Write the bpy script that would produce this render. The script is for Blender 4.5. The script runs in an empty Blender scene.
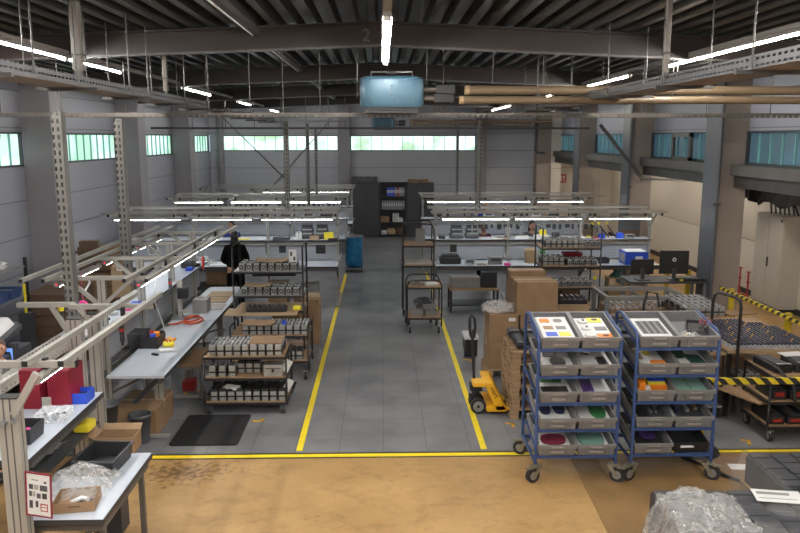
import bpy, bmesh, math, random
from mathutils import Vector, Matrix
random.seed(7)
R = math.radians
PI = math.pi
COL = bpy.context.scene.collection

# ------------------------------------------------------------------ materials
def nt(name):
    m = bpy.data.materials.new(name); m.use_nodes = True
    n = m.node_tree.nodes; l = m.node_tree.links
    return m, n, l, n['Principled BSDF']

FULL = ('yellow_tape', 'amber_floor_tape', 'black_plastic', 'black_rubber', 'skin', 'teal_window_joint', 'pale_window_joint', 'bright_blue_plastic', 'yellow_plastic', 'orange_plastic', 'magenta_plastic', 'yellow_truck_paint')
HALF = ('white_plastic', 'white_paper', 'dark_grey_plastic', 'brushed_battery_case', 'light_battery_cap', 'blue_painted_steel', 'anthracite_cabinet', 'light_laminate', 'clear_film')
def mat(name, c, rough=.5, metal=0., var=.12, scale=6., bump=0., c2=None, stretch=(1, 1, 1), spec=.5):
    k = 1. if name in FULL else .70 if name not in HALF else .82
    c = tuple(x * k for x in c); c2 = tuple(x * k for x in c2) if c2 else None
    m, n, l, b = nt(name)
    tc = n.new('ShaderNodeTexCoord'); mp = n.new('ShaderNodeMapping'); mp.inputs['Scale'].default_value = stretch
    ns = n.new('ShaderNodeTexNoise'); ns.inputs['Scale'].default_value = scale; ns.inputs['Detail'].default_value = 4
    rp = n.new('ShaderNodeValToRGB')
    d = c2 if c2 else tuple(x * (1 - var * 2) for x in c)
    rp.color_ramp.elements[0].position = .3; rp.color_ramp.elements[1].position = .7
    rp.color_ramp.elements[0].color = (*d, 1); rp.color_ramp.elements[1].color = (*c, 1)
    l.new(tc.outputs['Object'], mp.inputs['Vector']); l.new(mp.outputs[0], ns.inputs['Vector'])
    l.new(ns.outputs['Fac'], rp.inputs[0]); l.new(rp.outputs[0], b.inputs['Base Color'])
    b.inputs['Roughness'].default_value = rough; b.inputs['Metallic'].default_value = metal
    b.inputs['Specular IOR Level'].default_value = spec
    if bump:
        bp = n.new('ShaderNodeBump'); bp.inputs['Strength'].default_value = bump; bp.inputs['Distance'].default_value = .01
        l.new(ns.outputs['Fac'], bp.inputs['Height']); l.new(bp.outputs[0], b.inputs['Normal'])
    return m

def emit(name, c, s):
    m, n, l, b = nt(name)
    b.inputs['Base Color'].default_value = (*[min(1, x) for x in c], 1)
    b.inputs['Emission Color'].default_value = (*c, 1); b.inputs['Emission Strength'].default_value = s
    b.inputs['Roughness'].default_value = .3
    return m

def math_node(n, l, op, a, b=None):
    q = n.new('ShaderNodeMath'); q.operation = op
    for i, v in enumerate((a, b)):
        if v is None: continue
        if isinstance(v, (int, float)): q.inputs[i].default_value = v
        else: l.new(v, q.inputs[i])
    return q.outputs[0]

def panel_mat(name, c, pitch, vertical_axis='Z', jc=None, off=0.):
    """wall of big sandwich panels with a fine joint between them"""
    m, n, l, b = nt(name)
    tc = n.new('ShaderNodeTexCoord'); sx = n.new('ShaderNodeSeparateXYZ'); l.new(tc.outputs['Object'], sx.inputs[0])
    f = math_node(n, l, 'FRACT', math_node(n, l, 'DIVIDE', math_node(n, l, 'ADD', sx.outputs[vertical_axis], off), pitch))
    g = math_node(n, l, 'LESS_THAN', f, .018 / pitch)
    ns = n.new('ShaderNodeTexNoise'); ns.inputs['Scale'].default_value = 1.3; ns.inputs['Detail'].default_value = 5
    l.new(tc.outputs['Object'], ns.inputs['Vector'])
    rp = n.new('ShaderNodeValToRGB'); rp.color_ramp.elements[0].color = (*[x * .9 for x in c], 1); rp.color_ramp.elements[1].color = (*c, 1)
    l.new(ns.outputs['Fac'], rp.inputs[0])
    mx = n.new('ShaderNodeMix'); mx.data_type = 'RGBA'; l.new(g, mx.inputs[0]); l.new(rp.outputs[0], mx.inputs[6])
    mx.inputs[7].default_value = (*(jc or [x * .45 for x in c]), 1); l.new(mx.outputs[2], b.inputs['Base Color'])
    bp = n.new('ShaderNodeBump'); bp.invert = True; bp.inputs['Strength'].default_value = .5; bp.inputs['Distance'].default_value = .01
    l.new(g, bp.inputs['Height']); l.new(bp.outputs[0], b.inputs['Normal'])
    b.inputs['Roughness'].default_value = .55
    return m

def perf_mat(name, c, axis_long, axis_short, pl, ps, wl=.55, ws=.4, rough=.45, metal=.6):
    """sheet metal with real see-through slots"""
    m, n, l, b = nt(name)
    tc = n.new('ShaderNodeTexCoord'); sx = n.new('ShaderNodeSeparateXYZ'); l.new(tc.outputs['Object'], sx.inputs[0])
    a = math_node(n, l, 'LESS_THAN', math_node(n, l, 'FRACT', math_node(n, l, 'DIVIDE', sx.outputs[axis_long], pl)), wl)
    e = math_node(n, l, 'LESS_THAN', math_node(n, l, 'FRACT', math_node(n, l, 'DIVIDE', sx.outputs[axis_short], ps)), ws)
    hole = math_node(n, l, 'MULTIPLY', a, e)
    b.inputs['Base Color'].default_value = (*c, 1); b.inputs['Roughness'].default_value = rough; b.inputs['Metallic'].default_value = metal
    tr = n.new('ShaderNodeBsdfTransparent'); ms = n.new('ShaderNodeMixShader')
    l.new(hole, ms.inputs[0]); l.new(b.outputs[0], ms.inputs[1]); l.new(tr.outputs[0], ms.inputs[2])
    l.new(ms.outputs[0], n['Material Output'].inputs['Surface'])
    return m

def dots_mat(name, c, hole, pitch, frac=.45):
    m, n, l, b = nt(name)
    tc = n.new('ShaderNodeTexCoord'); sx = n.new('ShaderNodeSeparateXYZ'); l.new(tc.outputs['Object'], sx.inputs[0])
    a = math_node(n, l, 'LESS_THAN', math_node(n, l, 'FRACT', math_node(n, l, 'DIVIDE', sx.outputs['X'], pitch)), frac)
    e = math_node(n, l, 'LESS_THAN', math_node(n, l, 'FRACT', math_node(n, l, 'DIVIDE', sx.outputs['Z'], pitch)), frac)
    h = math_node(n, l, 'MULTIPLY', a, e)
    mx = n.new('ShaderNodeMix'); mx.data_type = 'RGBA'; l.new(h, mx.inputs[0])
    mx.inputs[6].default_value = (*c, 1); mx.inputs[7].default_value = (*hole, 1); l.new(mx.outputs[2], b.inputs['Base Color'])
    b.inputs['Roughness'].default_value = .5
    return m

def wood_floor():
    """tan coated screed with dark scuffs and fine scratches"""
    m, n, l, b = nt('tan_screed')
    tc = n.new('ShaderNodeTexCoord')
    def noise(s, d, st=(1, 1, 1), dist=0.):
        mp = n.new('ShaderNodeMapping'); mp.inputs['Scale'].default_value = st; l.new(tc.outputs['Object'], mp.inputs['Vector'])
        q = n.new('ShaderNodeTexNoise'); q.inputs['Scale'].default_value = s; q.inputs['Detail'].default_value = d; q.inputs['Roughness'].default_value = .65
        q.inputs['Distortion'].default_value = dist
        l.new(mp.outputs[0], q.inputs['Vector']); return q.outputs['Fac']
    def ramp(f, p0, c0, p1, c1):
        r = n.new('ShaderNodeValToRGB'); r.color_ramp.elements[0].position = p0; r.color_ramp.elements[0].color = (*c0, 1)
        r.color_ramp.elements[1].position = p1; r.color_ramp.elements[1].color = (*c1, 1); l.new(f, r.inputs[0]); return r.outputs[0]
    def mul(a, c, fac=1.):
        x = n.new('ShaderNodeMix'); x.data_type = 'RGBA'; x.blend_type = 'MULTIPLY'; x.inputs[0].default_value = fac
        l.new(a, x.inputs[6]); l.new(c, x.inputs[7]); return x.outputs[2]
    base = ramp(noise(1.1, 8, (1, 1.2, 1)), .3, (.32, .188, .070), .72, (.45, .282, .115))
    st = ramp(noise(3.2, 10, (1, 1.5, 1), .6), .33, (.42, .38, .36), .50, (1, 1, 1))
    sc = ramp(noise(19, 8, (1, 1.3, 1), 1.5), .34, (.62, .6, .58), .46, (1, 1, 1))
    bl = ramp(noise(.55, 3), .36, (.72, .68, .66), .6, (1, 1, 1))
    o = mul(mul(mul(base, st, .38), sc, .6), bl, .35)
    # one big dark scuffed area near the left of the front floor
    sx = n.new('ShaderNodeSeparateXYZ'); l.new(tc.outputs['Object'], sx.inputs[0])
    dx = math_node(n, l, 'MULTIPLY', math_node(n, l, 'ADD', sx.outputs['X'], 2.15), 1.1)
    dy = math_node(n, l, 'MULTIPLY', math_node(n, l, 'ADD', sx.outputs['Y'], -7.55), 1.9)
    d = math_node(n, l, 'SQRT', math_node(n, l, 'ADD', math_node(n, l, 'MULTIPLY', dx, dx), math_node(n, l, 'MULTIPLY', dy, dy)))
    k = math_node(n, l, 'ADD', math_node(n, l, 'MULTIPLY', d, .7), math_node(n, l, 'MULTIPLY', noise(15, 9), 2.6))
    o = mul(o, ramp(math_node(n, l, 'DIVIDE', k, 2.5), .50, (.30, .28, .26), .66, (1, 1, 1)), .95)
    l.new(o, b.inputs['Base Color']); b.inputs['Roughness'].default_value = .5
    return m

def mat_floor():
    m, n, l, b = nt('grey_floor_tiles')
    tc = n.new('ShaderNodeTexCoord')
    br = n.new('ShaderNodeTexBrick'); br.inputs['Scale'].default_value = 1.; br.offset = 0
    br.inputs['Brick Width'].default_value = .5; br.inputs['Row Height'].default_value = .5; br.inputs['Mortar Size'].default_value = .004
    br.inputs['Color1'].default_value = (.17, .17, .18, 1); br.inputs['Color2'].default_value = (.185, .185, .195, 1); br.inputs['Mortar'].default_value = (.085, .085, .09, 1)
    l.new(tc.outputs['Object'], br.inputs['Vector'])
    ns = n.new('ShaderNodeTexNoise'); ns.inputs['Scale'].default_value = 1.7; ns.inputs['Detail'].default_value = 7; l.new(tc.outputs['Object'], ns.inputs['Vector'])
    rp = n.new('ShaderNodeValToRGB'); rp.color_ramp.elements[0].position = .32; rp.color_ramp.elements[0].color = (.7, .7, .7, 1)
    rp.color_ramp.elements[1].position = .62; rp.color_ramp.elements[1].color = (1.08, 1.07, 1.05, 1); l.new(ns.outputs['Fac'], rp.inputs[0])
    mx = n.new('ShaderNodeMix'); mx.data_type = 'RGBA'; mx.blend_type = 'MULTIPLY'; mx.inputs[0].default_value = 1
    l.new(br.outputs['Color'], mx.inputs[6]); l.new(rp.outputs[0], mx.inputs[7]); l.new(mx.outputs[2], b.inputs['Base Color'])
    b.inputs['Roughness'].default_value = .42
    return m

def stripe_mat(name, a, c, pitch):
    m, n, l, b = nt(name)
    tc = n.new('ShaderNodeTexCoord'); sx = n.new('ShaderNodeSeparateXYZ'); l.new(tc.outputs['Object'], sx.inputs[0])
    s = math_node(n, l, 'ADD', math_node(n, l, 'ADD', sx.outputs['X'], sx.outputs['Y']), sx.outputs['Z'])
    f = math_node(n, l, 'LESS_THAN', math_node(n, l, 'FRACT', math_node(n, l, 'DIVIDE', s, pitch)), .5)
    mx = n.new('ShaderNodeMix'); mx.data_type = 'RGBA'; l.new(f, mx.inputs[0]); mx.inputs[6].default_value = (*a, 1); mx.inputs[7].default_value = (*c, 1)
    l.new(mx.outputs[2], b.inputs['Base Color']); b.inputs['Roughness'].default_value = .5
    return m

def window_mat(name, c1, c2, c3, s, along):
    """frosted channel glass lit by daylight, greenery blurred behind it"""
    m, n, l, b = nt(name)
    tc = n.new('ShaderNodeTexCoord'); mp = n.new('ShaderNodeMapping'); mp.inputs['Scale'].default_value = (.8, .8, 1.6)
    l.new(tc.outputs['Object'], mp.inputs['Vector'])
    ns = n.new('ShaderNodeTexNoise'); ns.inputs['Scale'].default_value = 1.1; ns.inputs['Detail'].default_value = 2; l.new(mp.outputs[0], ns.inputs['Vector'])
    rp = n.new('ShaderNodeValToRGB'); e = rp.color_ramp.elements; e[0].position = .36; e[0].color = (*c1, 1); e[1].position = .64; e[1].color = (*c3, 1)
    q = e.new(.5); q.color = (*c2, 1); l.new(ns.outputs['Fac'], rp.inputs[0])
    l.new(rp.outputs[0], b.inputs['Emission Color']); b.inputs['Emission Strength'].default_value = s
    b.inputs['Base Color'].default_value = (.06, .09, .10, 1) if s < .5 else (.35, .42, .42, 1); b.inputs['Roughness'].default_value = .35
    return m

def film_mat(name, c, alpha, rough=.15):
    """plastic film: nearly clear between the folds, whitish along them"""
    m, n, l, b = nt(name)
    b.inputs['Base Color'].default_value = (*c, 1); b.inputs['Roughness'].default_value = rough
    tc = n.new('ShaderNodeTexCoord'); ns = n.new('ShaderNodeTexNoise'); ns.inputs['Scale'].default_value = 5; ns.inputs['Detail'].default_value = 6
    ns.inputs['Distortion'].default_value = 1.4
    l.new(tc.outputs['Object'], ns.inputs['Vector']); bp = n.new('ShaderNodeBump'); bp.inputs['Strength'].default_value = 1.; bp.inputs['Distance'].default_value = .06
    l.new(ns.outputs['Fac'], bp.inputs['Height']); l.new(bp.outputs[0], b.inputs['Normal'])
    d = math_node(n, l, 'ABSOLUTE', math_node(n, l, 'SUBTRACT', ns.outputs['Fac'], .5))
    r = n.new('ShaderNodeMapRange'); r.inputs['From Min'].default_value = 0.; r.inputs['From Max'].default_value = .02
    r.inputs['To Min'].default_value = min(.8, alpha * 1.35); r.inputs['To Max'].default_value = alpha * .85
    l.new(d, r.inputs['Value']); l.new(r.outputs[0], b.inputs['Alpha'])
    return m

MT = dict(
    wall=panel_mat('pale_wall_panels', (.26, .267, .30), .61),  # bluish tint stands in for daylight spilling from the windows
    wallback=panel_mat('grey_wall_panels', (.37, .38, .41), .61),  # blue cast of the window daylight mixed into the panel colour
    annex=panel_mat('cream_wall_panels', (.50, .455, .39), 1.22),
    pilaster=mat('pale_concrete', (.33, .31, .33), .7, var=.05, scale=2),
    column=mat('warm_concrete', (.34, .285, .245), .75, var=.06, scale=2),
    deck=mat('galvanised_roof_deck', (.085, .077, .068), .36, .45, var=.2, scale=2),
    beam=mat('brown_painted_steel', (.040, .030, .026), .5, 0, var=.08),
    beamedge=mat('pale_flange_edge', (.17, .16, .155), .4, .3, var=.08),  # bottom flange paler than the rest of the beam
    trunk=mat('lamp_trunking_paint', (.32, .29, .27), .5, .1, var=.05),
    tubelamp=emit('lit_tube', (1., .965, .92), 235), annexlamp=emit('lit_side_tube', (1., .90, .77), 125),
    workglow=emit('lit_bench_tube', (.90, .95, 1.), 26),
    galv=mat('galvanised_steel', (.42, .43, .44), .42, .6, var=.1, scale=12),
    darkgalv=mat('dull_galvanised_steel', (.13, .125, .12), .5, .5, var=.15, scale=12),
    alu=mat('anodised_profile', (.52, .50, .455), .4, .35, var=.05),
    aludark=mat('profile_groove', (.16, .155, .15), .5, .3, var=.1),
    top=mat('light_laminate', (.50, .54, .60), .32, var=.04, scale=3),
    edge=mat('dark_table_edge', (.045, .045, .05), .5),
    peg=dots_mat('perforated_grey_panel', (.27, .28, .30), (.13, .13, .14), .035),
    graypanel=mat('grey_sheet_panel', (.36, .37, .39), .5, .1, var=.06),
    card=mat('brown_cardboard', (.36, .22, .115), .8, var=.1, scale=5),
    carddark=mat('dark_brown_cardboard', (.16, .095, .055), .8, var=.15, scale=5),
    cardlight=mat('light_cardboard', (.50, .35, .20), .8, var=.08, scale=5),
    tape=mat('packing_tape', (.42, .29, .16), .3, var=.05),
    ply=mat('plywood', (.47, .30, .165), .6, c2=(.35, .21, .11), scale=3, stretch=(1, 9, 1)),
    pallet=mat('raw_pallet_wood', (.52, .35, .19), .75, c2=(.34, .21, .11), scale=3, stretch=(2, 8, 8)),
    tubeblk=mat('black_brown_tube_steel', (.035, .03, .032), .4, .3, var=.1),
    blue=mat('blue_painted_steel', (.045, .088, .23), .4, .1, var=.12),
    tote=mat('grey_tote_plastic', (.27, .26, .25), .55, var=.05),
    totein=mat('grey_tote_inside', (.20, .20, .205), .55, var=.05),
    totelab=mat('tote_card_holder', (.45, .41, .36), .5, var=.1),
    rubber=mat('black_rubber', (.018, .018, .02), .6),
    hub=mat('cast_wheel_hub', (.5, .48, .44), .4, .6),
    zinc=mat('yellow_zinc_fork', (.48, .44, .34), .35, .7),
    white=mat('white_plastic', (.72, .72, .72), .4, var=.03),
    paper=mat('white_paper', (.72, .72, .70), .8, var=.02),
    black=mat('black_plastic', (.014, .014, .016), .45, var=.1),
    dark=mat('dark_grey_plastic', (.05, .052, .06), .5, var=.1),
    silver=mat('brushed_battery_case', (.44, .43, .40), .34, .35, var=.14, scale=24),
    silverlt=mat('light_battery_cap', (.50, .51, .51), .4, .1, var=.2, scale=40),
    yellow=mat('yellow_tape', (.86, .66, .02), .5, var=.06, scale=14),
    amber=mat('amber_floor_tape', (.78, .42, .02), .5, var=.05),
    truck=mat('yellow_truck_paint', (.74, .38, .01), .35, var=.05),
    safety=mat('safety_yellow', (.62, .45, .02), .45, var=.08),
    hazard=stripe_mat('hazard_stripes', (.02, .02, .02), (.62, .47, .02), .16),
    red=mat('red_plastic', (.27, .008, .028), .45, var=.05),
    redpaint=mat('red_stand_paint', (.5, .045, .04), .45, var=.08),
    orange=mat('orange_plastic', (.75, .22, .02), .5, var=.05),
    bluep=mat('bright_blue_plastic', (.02, .07, .50), .4, var=.06),
    pink=mat('magenta_plastic', (.8, .05, .3), .5, var=.05),
    green=mat('green_foam', (.04, .22, .06), .6, var=.08),
    dkgreen=mat('dark_green_foam', (.01, .07, .05), .7, var=.08),
    mint=mat('mint_foam', (.28, .52, .42), .6, var=.06),
    purple=mat('purple_foam', (.10, .03, .22), .6, var=.08),
    navy=mat('navy_foam', (.02, .025, .10), .7, var=.08),
    maroon=mat('maroon_foam', (.22, .015, .05), .7, var=.08),
    yelp=mat('yellow_plastic', (.72, .60, .03), .4, var=.05),
    cream=mat('cream_cabinet_paint', (.56, .53, .46), .4, var=.03),
    creamside=mat('beige_pipe_jacket', (.20, .14, .08), .5, var=.06, scale=3),
    anth=mat('anthracite_cabinet', (.055, .055, .06), .45, var=.06),
    bag=mat('blue_bin_liner', (.03, .30, .58), .3, c2=(.015, .15, .36), scale=12, bump=.6),
    heater=mat('blue_metallic_paint', (.075, .165, .235), .38, .15, var=.06),
    skin=mat('skin', (.55, .30, .21), .5, var=.05),
    hairdk=mat('dark_hair', (.018, .014, .013), .5), hairbr=mat('brown_hair', (.12, .06, .035), .5), hairbl=mat('blond_hair', (.5, .38, .22), .5),
    clothblk=mat('black_cloth', (.009, .0075, .008), .9, spec=.1), clothgrey=mat('grey_cloth', (.16, .17, .19), .85), clothblue=mat('blue_cloth', (.03, .05, .4), .8), clothred=mat('dark_red_cloth', (.15, .03, .03), .8),
    eye=mat('dark_eye', (.01, .01, .01), .2),
    film=film_mat('clear_film', (.70, .68, .65), .13, .1), film2=film_mat('cloudy_film', (.80, .78, .75), .33, .08),
    clearbox=film_mat('clear_plastic', (.8, .82, .84), .35, .1),
    screen=mat('black_screen', (.012, .011, .01), .25), blueled=emit('blue_display', (.15, .3, .8), .7),
    redled=emit('red_end_light', (1., .02, .05), 1.2),
    winL=window_mat('frosted_glass_left', (.30, .62, .42), (.46, .74, .60), (.66, .88, .80), .95, 'Y'),
    winB=window_mat('frosted_glass_back', (.36, .55, .36), (.64, .85, .80), (.80, .97, 1.), 1.15, 'X'),
    winR=window_mat('frosted_glass_right', (.02, .07, .11), (.03, .10, .16), (.05, .16, .24), .42, 'Y'),
    winframe=mat('dark_window_frame', (.06, .065, .07), .5), mull=mat('teal_window_joint', (.22, .48, .45), .5), mullb=mat('pale_window_joint', (.45, .62, .62), .5),
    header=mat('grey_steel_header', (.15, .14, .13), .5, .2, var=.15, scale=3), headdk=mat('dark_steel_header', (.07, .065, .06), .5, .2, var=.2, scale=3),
    drain=mat('grey_drain_pipe', (.09, .094, .105), .45, var=.05), base=mat('black_baseboard', (.03, .03, .032), .6),
    floor=wood_floor(), tiles=mat_floor(), patch=mat('brown_floor_sheet', (.34, .20, .075), .5, c2=(.22, .125, .045), scale=2.2),
    mat=mat('black_rubber_mat', (.012, .012, .013), .75, var=.2), sheetcard=mat('floor_card', (.30, .19, .11), .8, var=.08),
    perfY=perf_mat('slotted_tray_side', (0.10, 0.10, 0.105), 'Y', 'Z', .07, .045, .62, .36, .5, .2),
    perfX=perf_mat('slotted_tray_cross', (0.161, 0.146, 0.130), 'X', 'Z', .07, .05, .55, .5),
    perfB=perf_mat('slotted_tray_floor', (.24, .205, .18), 'X', 'Y', .05, .05, .5, .4, .6, .1),
    perfZ=perf_mat('slotted_upright', (0.186, 0.180, 0.167), 'Z', 'X', .085, .055, .55, .45, .45, .2), upr=mat('upright_side', (.26, .25, .235), .45, .2), perfL=perf_mat('slotted_ladder_side', (.62, .60, .56), 'Y', 'Z', .08, .05, .5, .35, .5, .1),
    signred=mat('sign_red', (.5, .03, .02), .5), skirt=mat('beige_metal', (.19, .165, .14), .5),
)

# ------------------------------------------------------------------ mesh builder
class MB:
    def __init__(s): s.v = []; s.f = []; s.m = []; s.sm = []; s.T = Matrix.Identity(4)
    def add(s, vs, fs, m=0, sm=False):
        o = len(s.v); s.v += [tuple(s.T @ Vector(v)) for v in vs]
        for f in fs: s.f.append([i + o for i in f]); s.m.append(m); s.sm.append(sm)
        return s
    def box(s, x0, x1, y0, y1, z0, z1, m=0, M=None, b=0.):
        if b:
            # chamfered vertical edges
            pts = [(x0 + b, y0), (x1 - b, y0), (x1, y0 + b), (x1, y1 - b), (x1 - b, y1), (x0 + b, y1), (x0, y1 - b), (x0, y0 + b)]
            return s.prism(pts, z0, z1, m, M)
        vs = [Vector(p) for p in ((x0, y0, z0), (x1, y0, z0), (x1, y1, z0), (x0, y1, z0), (x0, y0, z1), (x1, y0, z1), (x1, y1, z1), (x0, y1, z1))]
        if M: vs = [M @ v for v in vs]
        return s.add(vs, [(3, 2, 1, 0), (4, 5, 6, 7), (0, 1, 5, 4), (1, 2, 6, 5), (2, 3, 7, 6), (3, 0, 4, 7)], m)
    def prism(s, pts, z0, z1, m=0, M=None):
        n = len(pts); vs = [Vector((x, y, z0)) for x, y in pts] + [Vector((x, y, z1)) for x, y in pts]
        if M: vs = [M @ v for v in vs]
        return s.add(vs, [tuple(range(n))[::-1], tuple(range(n, 2 * n))] + [(i, (i + 1) % n, n + (i + 1) % n, n + i) for i in range(n)], m)
    def beam(s, p, q, w, h, m=0, up=(0, 0, 1)):
        p = Vector(p); q = Vector(q); d = (q - p).normalized(); u = Vector(up)
        if abs(d.dot(u)) > .98: u = Vector((0, 1, 0))
        a = d.cross(u).normalized(); c = a.cross(d)
        vs = [e + a * (w / 2 * i) + c * (h / 2 * j) for e in (p, q) for i, j in ((-1, -1), (1, -1), (1, 1), (-1, 1))]
        return s.add(vs, [(3, 2, 1, 0), (4, 5, 6, 7), (0, 1, 5, 4), (1, 2, 6, 5), (2, 3, 7, 6), (3, 0, 4, 7)], m)
    def tube(s, p, q, r, n=8, m=0, r2=None, arc=None, caps=True):
        p = Vector(p); q = Vector(q); d = (q - p).normalized(); u = Vector((0, 0, 1)) if abs(d.z) < .95 else Vector((1, 0, 0))
        a = d.cross(u).normalized(); c = a.cross(d); r2 = r if r2 is None else r2
        vs = [e + (a * math.cos(2 * PI * i / n) + c * math.sin(2 * PI * i / n)) * rr for e, rr in ((p, r), (q, r2)) for i in range(n)]
        s.add(vs, [(i, (i + 1) % n, n + (i + 1) % n, n + i) for i in range(n)], m, True)
        if caps: s.add(vs, [tuple(range(n))[::-1], tuple(range(n, 2 * n))], m)
        return s
    def path(s, pts, r, n=8, m=0, closed=False):
        P = [Vector(p) for p in pts]; N = len(P); rings = []; prev = None
        for i, p in enumerate(P):
            a = P[i - 1] if (i or closed) else p; b = P[(i + 1) % N] if (i < N - 1 or closed) else p
            d = (b - a).normalized()
            if prev is None:
                u = Vector((0, 0, 1)) if abs(d.z) < .9 else Vector((0, 1, 0)); x = d.cross(u).normalized()
            else: x = (prev - d * prev.dot(d)).normalized()
            prev = x; y = d.cross(x); rings.append([p + (x * math.cos(2 * PI * k / n) + y * math.sin(2 * PI * k / n)) * r for k in range(n)])
        vs = [v for ring in rings for v in ring]; fs = []
        for i in range(N if closed else N - 1):
            j = (i + 1) % N
            fs += [(i * n + k, i * n + (k + 1) % n, j * n + (k + 1) % n, j * n + k) for k in range(n)]
        if not closed: s.add(vs, [tuple(range(n))[::-1], tuple(range((N - 1) * n, N * n))], m)
        return s.add(vs, fs, m, True)
    def lathe(s, prof, n=16, m=0, c=(0, 0, 0), sy=1.):
        vs = [(c[0] + r * math.cos(2 * PI * k / n), c[1] + r * sy * math.sin(2 * PI * k / n), c[2] + z) for r, z in prof for k in range(n)]
        fs = [(i * n + k, i * n + (k + 1) % n, (i + 1) * n + (k + 1) % n, (i + 1) * n + k) for i in range(len(prof) - 1) for k in range(n)]
        s.add(vs, fs, m, True)
        return s.add(vs, [tuple(range(n))[::-1], tuple(range((len(prof) - 1) * n, len(prof) * n))], m)
    def ball(s, c, r, m=0, sx=1, sy=1, sz=1, n=10, k=6):
        vs = []; fs = []
        for i in range(k + 1):
            t = PI * i / k
            for j in range(n): vs.append((c[0] + r * sx * math.sin(t) * math.cos(2 * PI * j / n), c[1] + r * sy * math.sin(t) * math.sin(2 * PI * j / n), c[2] + r * sz * math.cos(t)))
        for i in range(k): fs += [(i * n + j, (i + 1) * n + j, (i + 1) * n + (j + 1) % n, i * n + (j + 1) % n) for j in range(n)]
        return s.add(vs, fs, m, True)
    def tray(s, x0, x1, y0, y1, z0, z1, t=.01, m=0, mi=None, flare=0.):
        """open box with wall thickness; top wider by flare"""
        mi = m if mi is None else mi; f = flare
        o = [(x0 + f, y0 + f, z0), (x1 - f, y0 + f, z0), (x1 - f, y1 - f, z0), (x0 + f, y1 - f, z0), (x0, y0, z1), (x1, y0, z1), (x1, y1, z1), (x0, y1, z1)]
        i = [(x0 + t, y0 + t, z1), (x1 - t, y0 + t, z1), (x1 - t, y1 - t, z1), (x0 + t, y1 - t, z1),
             (x0 + f + t, y0 + f + t, z0 + t), (x1 - f - t, y0 + f + t, z0 + t), (x1 - f - t, y1 - f - t, z0 + t), (x0 + f + t, y1 - f - t, z0 + t)]
        vs = o + i
        s.add(vs, [(3, 2, 1, 0), (0, 1, 5, 4), (1, 2, 6, 5), (2, 3, 7, 6), (3, 0, 4, 7), (4, 5, 9, 8), (5, 6, 10, 9), (6, 7, 11, 10), (7, 4, 8, 11)], m)
        return s.add(vs, [(8, 9, 13, 12), (9, 10, 14, 13), (10, 11, 15, 14), (11, 8, 12, 15), (12, 13, 14, 15)], mi)
    def build(s, name, mats, parent=None, loc=None, rot=None, bevel=0):
        me = bpy.data.meshes.new(name); me.from_pydata(s.v, [], s.f); me.update()
        if not isinstance(mats, (list, tuple)): mats = [mats]
        for x in mats: me.materials.append(MT[x] if isinstance(x, str) else x)
        me.polygons.foreach_set('material_index', s.m); me.polygons.foreach_set('use_smooth', s.sm)
        o = bpy.data.objects.new(name, me); COL.objects.link(o)
        if parent: o.parent = parent
        if loc is not None: o.location = loc
        if rot is not None: o.rotation_euler = rot
        if bevel:
            b = o.modifiers.new('bevel', 'BEVEL'); b.width = bevel; b.segments = 2; b.limit_method = 'ANGLE'
        return o

def tag(o, label=None, cat=None, group=None, kind=None):
    if label: o['label'] = label
    if cat: o['category'] = cat
    if group: o['group'] = group
    if kind: o['kind'] = kind
    return o
def thing(name, label, cat, loc=(0, 0, 0), rz=0., group=None):
    o = bpy.data.objects.new(name, None); COL.objects.link(o); o.empty_display_size = .1
    o.location = loc; o.rotation_euler = (0, 0, rz); return tag(o, label, cat, group)
def adopt(child, parent):
    bpy.context.view_layer.update(); child.parent = parent; child.matrix_parent_inverse = parent.matrix_world.inverted()
    for k in ('label', 'category', 'group'):
        if k in child and k != 'label': del child[k]
    return child
def struct(name, mb, mats, label=None, bevel=0):
    o = mb.build(name, mats, bevel=bevel); o['kind'] = 'structure'
    if label: o['label'] = label
    return o
KIDS = {}
def kids(o): return [c for c in bpy.data.objects if c.parent == o] if o.name not in KIDS else KIDS[o.name]
def copy_tree(o, parent=None):
    ks = kids(o); KIDS[o.name] = ks
    c = o.copy(); COL.objects.link(c)
    if parent: c.parent = parent
    KIDS[c.name] = [copy_tree(k, c) for k in ks]
    return c
def clone(o, loc, rz=0., label=None, group=None):
    c = copy_tree(o); c.location = loc; c.rotation_euler = (0, 0, rz)
    if label: c['label'] = label
    if group: c['group'] = group
    return c
USED = set()
def place(proto, loc, rz, label, group=None):
    """first call moves the prototype itself, later calls copy it"""
    if proto.name in USED: return clone(proto, loc, rz, label, group)
    KIDS[proto.name] = kids(proto); USED.add(proto.name)
    proto.location = loc; proto.rotation_euler = (0, 0, rz); proto['label'] = label
    if group: proto['group'] = group
    return proto
def ordn(i, n, what='from left'):
    W = ['first', 'second', 'third', 'fourth', 'fifth', 'sixth', 'seventh', 'eighth', 'ninth', 'tenth', 'eleventh', 'twelfth', 'thirteenth', 'fourteenth', 'fifteenth', 'sixteenth']
    return W[i] + ' ' + what
def text_mesh(cu, name, mt):
    tmp = bpy.data.objects.new(name, cu); COL.objects.link(tmp); dg = bpy.context.evaluated_depsgraph_get()
    me = bpy.data.meshes.new_from_object(tmp.evaluated_get(dg)); bpy.data.objects.remove(tmp); bpy.data.curves.remove(cu)
    me.materials.clear(); me.materials.append(MT[mt]); o = bpy.data.objects.new(name, me); COL.objects.link(o); return o
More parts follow.
